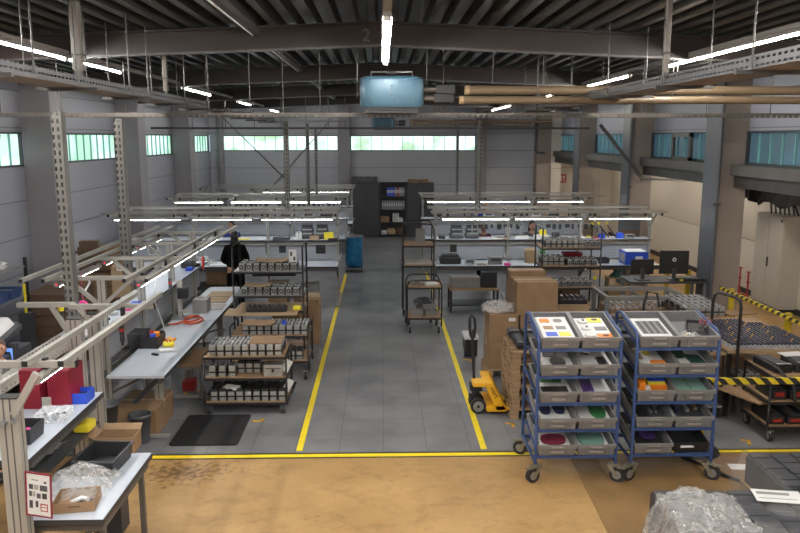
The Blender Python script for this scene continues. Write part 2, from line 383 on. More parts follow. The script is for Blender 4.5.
# ------------------------------------------------------------------ camera and view
H = 3.5; F = 750.
cam = bpy.data.cameras.new('camera'); co = bpy.data.objects.new('camera', cam); COL.objects.link(co)
pitch = math.atan(128.5 / F); yaw = math.atan(18 / F * math.cos(pitch))
co.location = (0, 0, H); co.rotation_euler = (PI / 2 - pitch, 0, -yaw)
cam.sensor_width = 36; cam.lens = F / 800 * 36; cam.clip_end = 200; cam.clip_start = .05
sc = bpy.context.scene; sc.camera = co
sc.view_settings.view_transform = 'Standard'; sc.view_settings.look = 'None'; sc.view_settings.gamma = 1; sc.view_settings.exposure = .42
w = bpy.data.worlds.new('world'); sc.world = w; w.use_nodes = True
w.node_tree.nodes['Background'].inputs[0].default_value = (.6, .75, .9, 1); w.node_tree.nodes['Background'].inputs[1].default_value = .5

# ------------------------------------------------------------------ the hall
YB = 27.1; YF = -7.; XL = -6.1; XR = 6.3; XA = 8.3
def roof(x): return 4.86 - .05 * abs(x)
struct('floor', MB().box(XL - .2, XA + .2, YF, YB + .2, -.1, 0), 'floor', 'tan coated floor worn with dark scuffs')
m = MB().box(XL, 5.55, 7.98, YB, 0, .012)
struct('floor', m, 'tiles', 'grey rubber floor tiles of the production area')
struct('floor', MB().prism([(2.08, 7.9), (5.6, 7.9), (5.6, 4.5), (1.95, 4.5)], 0, .005), 'patch', 'brown floor sheet at the right of the front floor')
for y0, y1 in ((13.05, 13.6), (17.65, 18.2), (22.3, 22.85), (8.4, 8.95), (3.8, 4.35), (-.8, -.25)):
    struct('column', MB().box(XL, -5.6, y0, y1, 0, roof(5.6)), 'pilaster', 'pale pilaster on the left wall', bevel=.01)
    struct('column', MB().box(5.8, XR, y0 - .15, y1 - .15, .0, roof(5.8)), 'column', 'warm grey concrete column along the right side', bevel=.01)
# left wall, with its high window band
def side_wall(name, x0, x1, z0, z1, mt, lab): return struct(name, MB().box(x0, x1, YF, YB, z0, z1), mt, lab)
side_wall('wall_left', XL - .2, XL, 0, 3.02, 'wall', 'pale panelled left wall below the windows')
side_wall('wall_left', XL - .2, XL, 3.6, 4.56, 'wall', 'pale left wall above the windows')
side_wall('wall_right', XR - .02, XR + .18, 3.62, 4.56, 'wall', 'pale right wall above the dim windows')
side_wall('wall_right', XA, XA + .2, 0, 3.0, 'annex', 'cream panelled wall of the low side aisle')
struct('ceiling', MB().box(XR, XA, YF, YB, 2.95, 3.0), 'white', 'low ceiling of the side aisle')
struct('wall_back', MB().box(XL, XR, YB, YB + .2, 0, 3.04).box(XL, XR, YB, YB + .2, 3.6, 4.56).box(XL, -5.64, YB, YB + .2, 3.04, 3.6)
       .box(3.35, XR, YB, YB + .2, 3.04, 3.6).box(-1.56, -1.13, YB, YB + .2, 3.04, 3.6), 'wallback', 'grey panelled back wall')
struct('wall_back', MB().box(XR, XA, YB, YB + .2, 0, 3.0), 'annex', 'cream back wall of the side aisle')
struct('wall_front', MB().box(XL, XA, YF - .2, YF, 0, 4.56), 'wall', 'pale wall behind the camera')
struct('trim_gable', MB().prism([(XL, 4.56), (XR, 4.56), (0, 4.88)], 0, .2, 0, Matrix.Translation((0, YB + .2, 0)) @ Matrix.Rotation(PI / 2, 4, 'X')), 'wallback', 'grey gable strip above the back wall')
for x0, x1, y0 in ((-5.75, -5.6, 26.95), (-1.56, -1.13, 26.9), (3.35, 3.72, 26.9)):
    struct('column', MB().box(x0, x1, y0, YB, 0, roof(x0)), 'pilaster', 'pale pilaster on the back wall')
struct('column', MB().box(5.45, 5.95, 26.55, YB, 0, roof(5.6)), 'column', 'warm grey column in the far right corner', bevel=.01)
struct('wall_right', MB().box(5.95, 6.3, 26.5, YB, 0, 4.56), 'annex', 'cream corner wall beside the far right column')
# windows: left bays, back bays, right bays
WN = [0]
def window(axis, a0, a1, c, z0, z1, glass, n, lab, out):
    """axis Y: in a side wall at x=c ; axis X: in the back wall at y=c ; out = outward sign"""
    WN[0] += 1
    g = MB(); f = MB(); j = MB()
    def bx(mb, p0, p1, q0, q1, r0, r1):
        if q0 > q1: q0, q1 = q1, q0
        if axis == 'Y': mb.box(q0, q1, p0, p1, r0, r1)
        else: mb.box(p0, p1, q0, q1, r0, r1)
    bx(g, a0, a1, c + out * .06, c + out * .1, z0, z1)
    for zz0, zz1 in ((z0, z0 + .035), (z1 - .035, z1)): bx(f, a0, a1, c, c + out * .08, zz0, zz1)
    for aa in (a0, a1 - .03): bx(f, aa, aa + .03, c, c + out * .08, z0, z1)
    w_ = (a1 - a0) / n
    for i in range(1, n): bx(j, a0 + i * w_ - .009, a0 + i * w_ + .009, c + out * .03, c + out * .07, z0 + .035, z1 - .035)
    o = struct('window_%d' % WN[0], g, glass, lab)
    f.build('window_frame', 'winframe', o); j.build('glass_joints', 'mull' if axis == 'Y' else 'mullb', o)
    return o
prevy = YF
BAYS = [(4.35, 8.4), (8.95, 13.05), (13.6, 17.65), (18.2, 22.3), (22.85, 26.95)]
for i, (a, b_) in enumerate(BAYS):
    k = ['off the edge of the view', 'nearest the camera', 'second from the camera', 'third from the camera', 'last before the back wall'][i]
    window('Y', a, b_, XL, 3.02, 3.6, 'winL', 11, 'green lit frosted window on the left wall, ' + k, -1)
    window('Y', a - .15 + (0 if i else 0), b_ - .15, XR - .05, 3.05, 3.62, 'winR', 11, 'dim blue frosted window high on the right side, ' + k, 1)
window('X', -5.64, -1.56, YB, 3.04, 3.6, 'winB', 11, 'bright frosted window in the back wall left of the pilaster', 1)
window('X', -1.13, 3.35, YB, 3.04, 3.6, 'winB', 12, 'bright frosted window in the back wall above the cabinets', 1)
# opening casements
for x0, ys, lab, g in ((XL + .0, (18.6, 19.5), 'dark framed opening sash in the third left window', 'winL'), (XR - .1, (15.0, 16.0), 'grey framed opening sash in the right window', 'winR')):
    s = 1 if x0 < 0 else -1
    mb = MB()
    for a, b_ in ((ys[0], ys[0] + .09), (ys[1] - .09, ys[1])): mb.box(min(x0, x0 + s * .06), max(x0, x0 + s * .06), a, b_, 3.04, 3.6)
    for a, b_ in ((3.04, 3.12), (3.52, 3.6)): mb.box(min(x0, x0 + s * .06), max(x0, x0 + s * .06), ys[0], ys[1], a, b_)
    struct('trim_sash', mb, 'winframe' if x0 < 0 else 'header', lab)
# header beams over the openings to the side aisle
for a, b_ in BAYS + [(-.25, 3.8)]:
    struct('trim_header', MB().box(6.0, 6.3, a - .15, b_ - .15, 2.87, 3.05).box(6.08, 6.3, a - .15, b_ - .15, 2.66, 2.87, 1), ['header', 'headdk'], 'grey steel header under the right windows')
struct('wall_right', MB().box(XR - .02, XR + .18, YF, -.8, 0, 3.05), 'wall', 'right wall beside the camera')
struct('baseboard_annex', MB().box(XA - .03, XA, YF, YB, 0, .12), 'base')
struct('baseboard_left', MB().box(XL, XL + .02, YF, YB, .012, .1), 'base')
# sloping corrugated roof deck
m = MB(); P = .22; prof = []
x = -6.3
while x < 6.5:
    prof += [(x, 0), (x + .075, 0), (x + .10, .12), (x + .195, .12)]; x += P
vs = []; fs = []
for yy in (YF, YB + .2):
    for px, pz in prof: vs.append((px, yy, roof(px) + pz - .06))
n = len(prof)
for i in range(n - 1): fs.append((i, i + 1, n + i + 1, n + i))
m.add(vs, fs)
struct('ceiling', m, 'deck', 'corrugated steel roof deck')
struct('ceiling', MB().add([(-6.4, YF, 4.8), (0, YF, 5.1), (6.6, YF, 4.8), (-6.4, YB + .2, 4.8), (0, YB + .2, 5.1), (6.6, YB + .2, 4.8)], [(0, 1, 4, 3), (1, 2, 5, 4)]), 'base', 'dark roof covering above the deck')
def roof_beam(Y):
    mb = MB()
    for s in (-1, 1):
        a = (0, Y, 4.5); b_ = (s * 6.05, Y, 4.5 - .04 * 6.05)
        for dz, h, wd, mi in ((.010, .020, .11, 1), (.125, .23, .02, 0), (.25, .024, .16, 0)):
            mb.beam((a[0], Y, a[2] + dz), (b_[0], Y, b_[2] + dz), wd, h, mi)
        mb.beam((0, Y - .03, 4.625), (b_[0], Y - .03, b_[2] + .125), .05, .22, 0)
    return mb
for Y in (-.5, 4.1, 8.62, 13.2, 17.8, 22.4):
    o = struct('roof_beam', roof_beam(Y), ['beam', 'beamedge'], 'brown steel roof beam spanning the hall')
    if Y == 8.62:
        cu = bpy.data.curves.new('painted_number', 'FONT'); cu.body = '2'; cu.size = .19; cu.extrude = .002; cu.align_x = 'CENTER'
        t = text_mesh(cu, 'painted_number', 'skirt')
        t.location = (-.17, 8.56, 4.55); t.rotation_euler = (PI / 2, 0, 0); t.parent = o
# drain pipes by the right columns
for i, (y, w_) in enumerate(((12.72, .11), (17.4, .07), (22.0, .06))):
    struct('trim_drain', MB().box(5.77, 5.8, y + .17, y + .73, 0, roof(5.7) - .05).box(5.8 - w_ * .6, 5.79, y + .04, y + .04 + w_ * .6, .0, roof(5.7) - .05).box(5.8 - w_ - .02, 5.8, y - .02, y + w_ + .01, 2.35, 2.4), 'drain', 'grey drain pipe on the column', bevel=.015)
struct('trim_drain', MB().path([(5.38, 26.5, 4.5), (5.38, 26.5, 3.1), (5.42, 26.5, 3.0), (5.7, 26.45, 2.98)], .04), 'drain', 'grey drain pipe bent around the corner column')
# wind braces on the back wall
for a, b_, lab in (((-5.6, 27.08, 4.2), (-3.3, 27.08, 1.9), 'thin steel brace rod falling to the right on the back wall'), ((-1.75, 27.04, 4.2), (-4.1, 27.04, 1.6), 'thin steel brace rod rising to the right on the back wall')):
    tag(MB().tube(a, b_, .016, 6).build('brace_rod', 'darkgalv'), lab, 'brace rod')
tag(MB().tube((-6.08, 12.25, 3.55), (-6.08, 11.3, 1.0), .02, 6).build('brace_rod', 'black'), 'black brace rod slanting across the left wall near the camera', 'brace rod')
# sign and door in the side aisle
sg = MB().box(-.15, .15, 0, .015, -.15, .15, 0).box(-.1, -.02, -.004, 0, -.1, .1, 1).box(.02, .1, -.004, 0, .0, .1, 1).box(.02, .1, -.004, 0, -.1, -.04, 1)
tag(sg.build('fire_equipment_sign', ['signred', 'paper'], loc=(6.5, YB - .02, 2.06)), 'small red square fire equipment sign on the far cream wall', 'sign')
d = struct('door_1', MB().box(7.0, 7.9, YB - .04, YB, 0, 2.0), 'cream', 'cream door in the far side aisle wall'); MB().box(7.08, 7.12, YB - .1, YB - .04, 1.0, 1.04).build('door_handle', 'galv', d)

# ------------------------------------------------------------------ ceiling lamps on long trunking
def lamp(x, y0, y1, z, lab, grp, glow='tubelamp'):
    L = y1 - y0
    o = thing('ceiling_lamp', lab, 'ceiling lamp', (x, y0, z), 0, grp)
    MB().box(-.03, .03, 0, L, .022, .05).build('lamp_body', 'trunk', o)
    MB().add([(-.034, 0, .012), (-.03, 0, .022), (-.03, L, .022), (-.034, L, .012), (.034, 0, .012), (.03, 0, .022), (.03, L, .022), (.034, L, .012), (-.034, 0, .015), (-.03, 0, .025), (-.03, L, .025), (-.034, L, .015), (.034, 0, .015), (.03, 0, .025), (.03, L, .025), (.034, L, .015)], [(0, 1, 2, 3), (8, 11, 10, 9), (4, 7, 6, 5), (12, 13, 14, 15), (0, 3, 11, 8), (4, 12, 15, 7), (0, 8, 9, 1), (4, 5, 13, 12), (3, 2, 10, 11), (7, 15, 14, 6), (1, 9, 10, 2), (5, 6, 14, 13)]).box(-.03, .03, 0, L, .019, .022).build('reflector', 'trunk', o)
    MB().tube((0, .02, .007), (0, L - .02, .007), .0115, 8).build('lamp_tube', glow, o)
    for q in (0, L - .02): MB().box(-.025, .025, q, q + .02, -.014, .02).build('end_cap', 'white', o)
    return o
for x, lab in ((-3.45, 'long lamp trunking rail on the left of the roof'), (3.45, 'long lamp trunking rail on the right of the roof'), (.04, 'short lamp trunking rail above the aisle')):
    y1 = 26.5 if abs(x) > 1 else 9.0
    mb = MB().box(x - .03, x + .03, -6, y1, 4.4 if abs(x) > 1 else 4.36, 4.44 if abs(x) > 1 else 4.42)
    for yy in (-.5, 4.1, 8.62, 13.2, 17.8, 22.4):
        if yy < y1: mb.tube((x, yy, 4.41), (x, yy, 4.44), .01, 6)
    tag(mb.build('lamp_trunking', 'trunk'), lab, 'lamp rail')
for i, (a, b_) in enumerate([(-5.5, -2.5), (-1, 4.2), (5.6, 8.5), (8.55, 10.25), (13.45, 15.5), (18.5, 20.15), (23.7, 25.5)]):
    lamp(-3.45, a, b_, 4.345, 'lit tube lamp in the left roof row, ' + ordn(i, 7, 'from behind the camera'), 'left row of roof lamps')
for i, (a, b_) in enumerate([(-5.5, -2.5), (-1, 4.2), (5.0, 9.2), (10.65, 13.4), (15.5, 16.2), (20.4, 23.9)]):
    lamp(3.45, a, b_, 4.345, 'lit tube lamp in the right roof row, ' + ordn(i, 7, 'from behind the camera'), 'right row of roof lamps')
for i, (a, b_) in enumerate([(-5.5, -2.6), (-1., 4.2), (5.4, 8.55)]):
    lamp(.04, a, b_, 4.31, 'lit tube lamp over the centre of the hall, ' + ordn(i, 3, 'from behind the camera'), 'centre roof lamps')
for i, x in enumerate((-1.8, 1.8)):  # extra lamps out of view, added to brighten the front floor
    lamp(x, -.5, 4.2, 4.31, 'added fill tube lamp above the camera, ' + ('left of' if i == 0 else 'right of') + ' the centre row', 'added fill lamps above the camera')
# unlit rail between the beams, its reflected highlight painted as a white strip
for i, (a, b_) in enumerate(((4.25, 8.5), (8.75, 13.05), (13.35, 17.65), (17.95, 22.25))):
    tag(MB().box(-1.39, -1.32, a, b_, 4.60, 4.66).box(-1.41, -1.39, a, b_, 4.595, 4.625, 1).build('conduit_rail', ['beam', 'white']), 'unlit rail with painted highlight edge left of centre under the roof, ' + ordn(i, 4, 'from the camera'), 'rail')
for i, (x, y) in enumerate(((7.05, 16.3), (7.05, 13.2), (7.0, 21.6), (7.05, 9.5), (7.05, 19.0), (7.0, 24.5))):
    lamp(x, y, y + 1.25, 2.72, 'lit tube lamp under the low side aisle ceiling, ' + ['before the fuse cabinet', 'above the fuse cabinet', 'fourth along', 'beside the black carts', 'third along', 'at the far end'][i], 'side aisle lamps', 'annexlamp')
tag(MB().path([(6.5, 22.6, 2.8), (6.5, 21.8, 2.75), (6.7, 21.6, 2.72), (8.2, 21.6, 2.72)], .07, 10).build('beige_pipe', 'creamside'), 'beige pipe bending under the low ceiling of the side aisle', 'pipe')

# ------------------------------------------------------------------ cable trays, rods and pipes
def tray_y(x0, x1, y0, y1, z, lab, lx=0):
    o = thing('cable_tray', lab, 'cable tray', (0, 0, 0))
    for x in (x0, x1): MB().box(x - .002, x + .002, y0, y1, z - .02, z + .07).build('tray_side', 'perfY', o)
    MB().box(x0, x1, y0, y1, z - .022, z - .018).build('tray_floor', 'perfB', o)
    c = MB()
    for k in range(4): c.tube((x0 + .04 + k * .06, y0 + .1, z), (x0 + .04 + k * .06, y1 - .1, z), .012, 6)
    c.build('cable', 'dark', o)
    s = MB(); y = y0 + .4
    while y < y1: s.box(x0 - .08, x1 + .08, y, y + .04, z - .05, z - .022).build('tray_bracket', 'darkgalv', o); s = MB(); y += 1.5
    return o
tray_y(-2.85, -2.5, 3.2, 11.2, 3.945, 'slotted cable tray running away on the left under the roof')
tray_y(2.45, 2.8, 3.2, 14.5, 3.97, 'slotted cable tray running away on the right under the roof')
tray_y(-2.55, -2.3, 11.4, 16.5, 3.87, 'slotted cable tray continuing low on the left towards the back')
def tray_x(x0, x1, y, z, h, lab, mt='perfX'):
    o = thing('cable_tray', lab, 'cable tray', (0, 0, 0))
    for yy in (y, y + .1): MB().box(x0, x1, yy, yy + .003, z, z + h).build('tray_side', mt, o)
    MB().box(x0, x1, y, y + .1, z - .003, z).build('tray_floor', 'darkgalv', o)
    return o
tray_x(-5.9, 5.7, 9.3, 3.75, .05, 'slotted cable channel crossing the whole hall near the heater')
tag(MB().box(-5.6, 5.1, 18.6, 18.66, 3.71, 3.76).build('support_rail', 'darkgalv'), 'thin steel rail crossing the hall behind the slotted channel', 'rail')
tag(MB().beam((5.0, 17.38, 3.8), (6.03, 17.38, 2.58), .07, .07).beam((6.0, 17.38, 2.56), (7.2, 17.38, 2.54), .07, .05).build('sloping_cable_duct', 'header'), 'grey cable duct sloping down across the second right column', 'cable duct')
def rod(x, y, z0, z1, r=.008, lab='', mt='darkgalv', name='hanger_rod', cat='hanger rod', grp='thin rods holding the cable trays'):
    return tag(MB().tube((x, y, z0), (x, y, z1), r, 6).build(name, mt), lab, cat, grp)
GR = 'thin rods holding the cable trays'
for i, y in enumerate((4.3, 5.55, 6.3, 7.6, 8.2, 9.7, 10.9)):
    for x in (-2.88, -2.47): rod(x, y, 3.95, roof(2.7) - .03, .007, 'thin steel rod holding up the left cable tray')
for i, y in enumerate((5.0, 6.6, 8.2, 9.8, 11.4, 13.0)):
    for x in (2.42, 2.83): rod(x, y, 3.95, roof(2.7) - .03, .007, 'thin steel rod holding up the right cable tray')
for x in (-5.3, -4.6, -3.9, -3.1, -2.1, -1.6, -1.2, -.75, .75, 1.35, 1.9, 3.2, 4.0, 4.8): rod(x, 9.35, 3.8, roof(x) - .03, .006, 'thin steel rod holding up the slotted cross channel')
for x in (-4.6, -3.8, -3.1, -2.45, -1.85, -1.3, -.9, .7, 1.3, 1.8, 2.3, 3.3, 4.2): rod(x, 18.63, 3.76, roof(x) - .03, .008, 'thin steel rod holding up the far support rail')
def pole(x, y, z0, z1, w_, lab, mt='skirt'):
    o = thing('service_pole', lab, 'service pole', (x, y, z0))
    MB().box(-w_ / 2, w_ / 2, -w_ / 2, w_ / 2, 0, z1 - z0).build('pole', mt, o, bevel=w_ * .15)
    MB().box(-w_ / 2 - .01, w_ / 2 + .01, -w_ / 2 - .01, w_ / 2 + .01, (z1 - z0) * .22, (z1 - z0) * .22 + .015).build('strap', 'black', o)
    MB().box(-w_ * .35, w_ * .35, -w_ * .35, w_ * .35, -.05, 0).build('pole_foot', 'darkgalv', o)
pole(-2.68, 6.9, 4.08, roof(2.6) - .05, .085, 'thick grey square service pole hanging from the roof at the left')
pole(-2.58, 9.25, 4.05, roof(2.6) - .05, .05, 'slim grey service pole hanging beyond the thick one at the left')
pole(2.3, 6.2, 4.02, roof(2.3) - .05, .04, 'slim grey service pole hanging at the right beside the tray')
def upright(x, y, z0, z1, w_, lab):
    o = thing('slotted_upright', lab, 'upright', (x, y, z0))
    h = z1 - z0
    MB().box(-w_ / 2, w_ / 2, -w_ / 2, -w_ / 2 + .003, 0, h).box(-w_ / 2, w_ / 2, w_ / 2 - .003, w_ / 2, 0, h).build('slotted_face', 'perfZ', o)
    MB().box(-w_ / 2, -w_ / 2 + .004, -w_ / 2, w_ / 2, 0, h).box(w_ / 2 - .004, w_ / 2, -w_ / 2, w_ / 2, 0, h).build('channel_side', 'upr', o)
    c = MB()
    for k in (-1, 0, 1): c.tube((k * w_ * .22, 0, .02), (k * w_ * .22, 0, h - .02), .008, 6)
    c.box(-w_ * .38, w_ * .38, -.012, .012, .02, h - .02); c.build('cable', 'dark', o)  # flat dark plate added behind the cables so the slots look shaded
upright(-3.5, 8.35, 1.36, 3.78, .11, 'tall slotted steel cable upright nearest the left edge')
upright(-3.5, 10.25, 1.5, 3.75, .11, 'tall slotted steel cable upright, second from the left')
upright(-2.0, 15.9, 1.95, 3.85, .1, 'slotted upright rising from the front left lamp frame')
upright(-1.75, 17.9, 1.8, 3.85, .08, 'slotted upright just behind the front left lamp frame')
upright(-1.75, 20.1, 1.95, 3.75, .07, 'slim slotted upright on the middle left lamp frame')
upright(2.0, 20.1, 1.95, 3.8, .07, 'slim slotted upright on the far right lamp frame')
upright(2.05, 15.9, 1.95, 3.85, .085, 'slotted upright rising from the front right lamp frame')
tag(MB().path([(-2.35, 16.4, 3.85), (-2.0, 16.0, 3.84), (-1.2, 16.0, 3.84), (-.8, 16.3, 3.85)], .015).build('cable_loop', 'galv'), 'cable run curving between the left uprights', 'cable')

# unit heaters under the roof
def heater(x, y, z, s, lab):
    o = thing('unit_heater', lab, 'heater', (x, y, z))
    mb = MB(); n = 28; L = .37
    prof = [(x_, .2, .2) for x_ in ()]
    pts = []
    for k in range(32):
        t = 2 * PI * k / 32; c, s_ = math.cos(t), math.sin(t)
        pts.append((L * (abs(c) ** .35) * (1 if c > 0 else -1), .24 * (abs(s_) ** .5) * (1 if s_ > 0 else -1)))
    rings = [(.93, -.17), (1, -.13), (1, .13), (.95, .165), (.8, .18)]
    vs = [(px * r, py * r, zz) for r, zz in rings for px, py in pts]
    fs = [(i * 32 + k, i * 32 + (k + 1) % 32, (i + 1) * 32 + (k + 1) % 32, (i + 1) * 32 + k) for i in range(4) for k in range(32)]
    mb.add(vs, fs, 0, True); mb.add(vs, [tuple(range(32))[::-1], tuple(range(128, 160))], 0)
    mb.build('heater_casing', 'heater', o)
    mb = MB()
    for px in (-.25, -.09, .07, .23):
        for pz in (-.1, .12): mb.ball((px, -.235, pz), .008, 0, n=6, k=4)
    for pz in (-.06, -.02, .03, .07): mb.ball((.0, -.243, pz), .008, 0, n=6, k=4)
    mb.build('rivets', 'galv', o)
    MB().box(-.3, .3, -.18, .18, -.235, -.17).box(-.26, .26, -.2, .2, -.2, -.16).build('outlet_grille', 'black', o)
    MB().path([(-.24, 0, .17), (-.24, 0, .24), (.24, 0, .24), (.24, 0, .17)], .01, 6).build('bracket', 'galv', o)
    MB().box(-.06, .06, -.03, .03, .22, .25).build('lifting_plate', 'darkgalv', o)
    for px in (-.4, .41): MB().tube((px, 0, -.05), (px, 0, .52), .009, 6).tube((px, 0, 0), (px * .9, 0, 0), .01, 6).build('hanger', 'darkgalv', o)
    for pz, e in ((.04, .62), (-.06, .6)): MB().tube((.36, 0, pz), (e - .08, 0, pz), .03, 10).box(e - .1, e + .12, -.05, .05, pz - .045, pz + .045, 1).build('valve', ['skirt', 'black'], o)
    return o
heater(.115, 9.0, 4.02, 1, 'blue rounded unit heater hanging in the middle under the roof')
heater(.05, 25.5, 4.0, 1, 'small looking far blue unit heater near the back wall')
def pipe(x0, x1, y, z, r, lab, mt='creamside'):
    o = thing('heating_pipe', lab, 'pipe', (x0, y, z))
    MB().tube((0, 0, 0), (x1 - x0, 0, 0), r, 14).build('pipe_jacket', mt, o)
    MB().tube((-.02, 0, 0), (.03, 0, 0), r * 1.08, 14).build('end_collar', 'cardlight', o)
    k = .9
    while k < x1 - x0: MB().tube((k, 0, r), (k, 0, roof(x0 + k) - z - .03), .006, 6).build('pipe_hanger', 'darkgalv', o); k += 1.6
pipe(1.0, 6.1, 9.05, 4.055, .053, 'upper beige insulated heating pipe right of the heater')
pipe(.93, 6.1, 9.0, 3.94, .045, 'lower beige insulated heating pipe right of the heater')
pipe(1.0, 5.7, 25.5, 4.06, .05, 'far upper beige heating pipe near the back wall')
pipe(1.0, 5.0, 25.4, 3.95, .04, 'far lower beige heating pipe near the back wall')
# ------------------------------------------------------------------ workbenches
def profile(mb, x, y, z0, z1, w_, d, m=0, mg=1):
    """anodised profile post with dark grooves on each face"""
    mb.box(x - w_ / 2, x + w_ / 2, y - d / 2, y + d / 2, z0, z1, m)
    for k in range(1, max(2, int(w_ / .04))):
        gx = x - w_ / 2 + k * w_ / max(2, int(w_ / .04))
        for s in (-1, 1): mb.box(gx - .005, gx + .005, y + s * (d / 2) - .001, y + s * (d / 2) + .001, z0, z1, mg)
    for k in range(1, max(2, int(d / .04))):
        gy = y - d / 2 + k * d / max(2, int(d / .04))
        for s in (-1, 1): mb.box(x + s * (w_ / 2) - .001, x + s * (w_ / 2) + .001, gy - .005, gy + .005, z0, z1, mg)
    return mb
def bench(w_, loc, rz, lab, grp, double=True, zt=.9, zs=1.365, posts=(0, 1), peg='peg', post_y=.7, shelf_y=(.62, 1.1), top_y=(0, .74), low=False):
    o = thing('workbench', lab, 'workbench', loc, rz, grp)
    MB().box(.006, w_ - .006, top_y[0] + .004, top_y[1], zt - .03, zt).box(.006, w_ - .006, top_y[0], top_y[0] + .004, zt - .032, zt - .002, 1).build('tabletop', ['top', 'edge'], o)
    MB().box(.006, w_ - .006, shelf_y[0] + .004, shelf_y[1], zs - .025, zs).box(.006, w_ - .006, shelf_y[0], shelf_y[0] + .004, zs - .027, zs - .002, 1).build('shelf_board', ['top', 'edge'], o)
    MB().box(.03, w_ - .03, post_y + .03, post_y + .045, zt + .03, zs - .12).build('back_panel', peg, o)
    MB().box(.03, w_ - .03, post_y - .02, post_y + .03, zs - .11, zs - .06).build('panel_rail', 'alu', o)
    MB().box(.03, w_ - .03, .05, .09, zt - .1, zt - .035).box(.03, w_ - .03, post_y, post_y + .04, zt - .12, zt - .05).build('support_beam', 'aludark', o)
    if double:
        MB().box(.006, w_ - .006, 1.0, 1.7, zt - .03, zt).build('rear_tabletop', 'top', o)
    for k in posts:
        x = .035 + k * (w_ - .07)
        p = profile(MB(), x, post_y, .05, 1.93, .045, .09).build('post', ['alu', 'aludark'], o)
        MB().box(x - .03, x + .03, .1, 1.5 if double else .95, .02, .05).ball((x, .12, .012), .02, n=6, k=4).ball((x, .9, .012), .02, n=6, k=4).build('foot', 'alu', p)
        MB().beam((x, post_y, zt - .35), (x, .2, zt - .05), .03, .03).build('table_bracket', 'aludark', p)
    return o
def gantry(L, stations, loc, rz, lab, tubes, y0=.03, y1=1.45, z=1.93, double=True, red=True, braces=True, lit='workglow', near=False):
    """light frame over a row: cross arms, long rails, lamp tubes below"""
    o = thing('light_gantry', lab, 'light gantry', loc, rz)
    for x in stations:
        a = MB().box(x - .022, x + .022, y0, y1 if double else .8, z, z + .045).box(x - .024, x + .024, y0 - .006, y0, z - .002, z + .047, 1).build('cross_arm', ['alu', 'black'], o)
        if braces:
            b = MB().beam((x, .7, z - .3), (x, .35, z + .01), .04, .04)
            if double: b.beam((x, .72, z - .3), (x, 1.07, z + .01), .04, .04)
            b.build('brace', 'alu', a)
    ys = (.06, .30) + ((1.17, 1.41) if double else ())
    for y in ys: MB().box(0, L, y - .02, y + .02, z + .047, z + .087).box(-.004, 0, y - .02, y + .02, z + .047, z + .087, 1).box(L, L + .004, y - .02, y + .02, z + .047, z + .087, 1).build('rail', ['alu', 'black'], o)
    for (a, b_, y) in tubes:
        t = MB().tube((a, y, z - .05), (b_, y, z - .05), .034, 10).build('lamp_housing', 'alu', o)
        MB().box(a + .04, b_ - .04, y - (.011 if near else .022), y + (.011 if near else .022), z - (.0845 if near else .089), z - .078).build('lit_diffuser', lit, t)
        for x in (a + .15, b_ - .15): MB().box(x - .02, x + .02, y - .015, y + .015, z - .03, z + .06).build('clamp', 'black', t)
        MB().tube((a - .006, y, z - .05), (a, y, z - .05), .036, 10).tube((a - .009, y, z - .05), (a - .006, y, z - .05), .01, 8, 1).build('end_cap', ['trunk', 'redled' if red else 'black'], t)
    return o
GB = 'assembly benches of the '
def row(x0, n, w_, Y, side, rowname, tubes, gx0=None, gx1=None):
    for i in range(n):
        bench(w_, (x0 + i * w_, Y, 0), 0, 'grey topped assembly bench, %s row %s of the aisle, %s' % (rowname, side, ordn(i, n)), None, posts=(0, 1) if i == n - 1 else (0,))
    a = gx0 if gx0 is not None else x0
    L = (gx1 if gx1 is not None else x0 + n * w_) - a
    st = [x0 - a + .035 + i * w_ for i in range(n)] + [x0 - a + n * w_ - .035]
    gantry(L, st, (a, Y, 0), 0, 'aluminium lamp frame over the %s bench row %s of the aisle' % (rowname, side), [(t0 - a, t1 - a, y) for t0, t1, y in tubes], red=False)
row(-5.57, 3, 1.55, 15.2, 'left', 'front', [(-3.9, -2.65, .18), (-2.5, -1.0, .18), (-5.5, -4.1, .18)], -5.65, -.9)
row(-5.57, 3, 1.55, 19.4, 'left', 'middle', [(-5.4, -4.1, .18), (-3.95, -2.6, .18), (-2.45, -1.05, .18)], -5.6, -.88)
row(-5.57, 3, 1.55, 23.0, 'left', 'back', [(-3.7, -2.45, .18), (-2.3, -1.0, .18)], -5.5, -.85)
row(1.1, 3, 1.56, 15.2, 'right', 'front', [(1.2, 2.65, .18), (2.72, 4.15, .18), (4.25, 5.6, .18)], 1.0, 5.85)
row(1.05, 3, 1.46, 19.4, 'right', 'back', [(1.15, 2.45, .18), (2.55, 3.9, .18), (4.05, 5.3, .18)], 1.0, 5.8)
# near left rows run away from the camera
Z90 = PI / 2
bench(2.57, (-2.42, 8.05, 0), Z90, 'near grey topped bench running away along the left, its bare end toward the camera', None, posts=(.15, .7), post_y=.78, shelf_y=(.65, 1.12), top_y=(0, .64), double=False)
bench(2.5, (-2.42, 10.62, 0), Z90, 'grey topped bench beyond the near one on the left, a red hose on it', None, posts=(.25, .8), post_y=.78, shelf_y=(.65, 1.12), top_y=(0, .64), double=False)
gantry(5.1, (.4, 1.82, 3.25, 4.55), (-2.5, 8.05, 0), Z90, 'aluminium lamp frame with pairs of arms above the long left benches', [(.35, 1.6, .26), (1.75, 3.1, .26), (3.2, 4.5, .26), (.4, 1.7, 1.2), (1.9, 3.2, 1.2), (3.3, 4.5, 1.2)], y0=.12, y1=1.3, z=1.91, near=True)
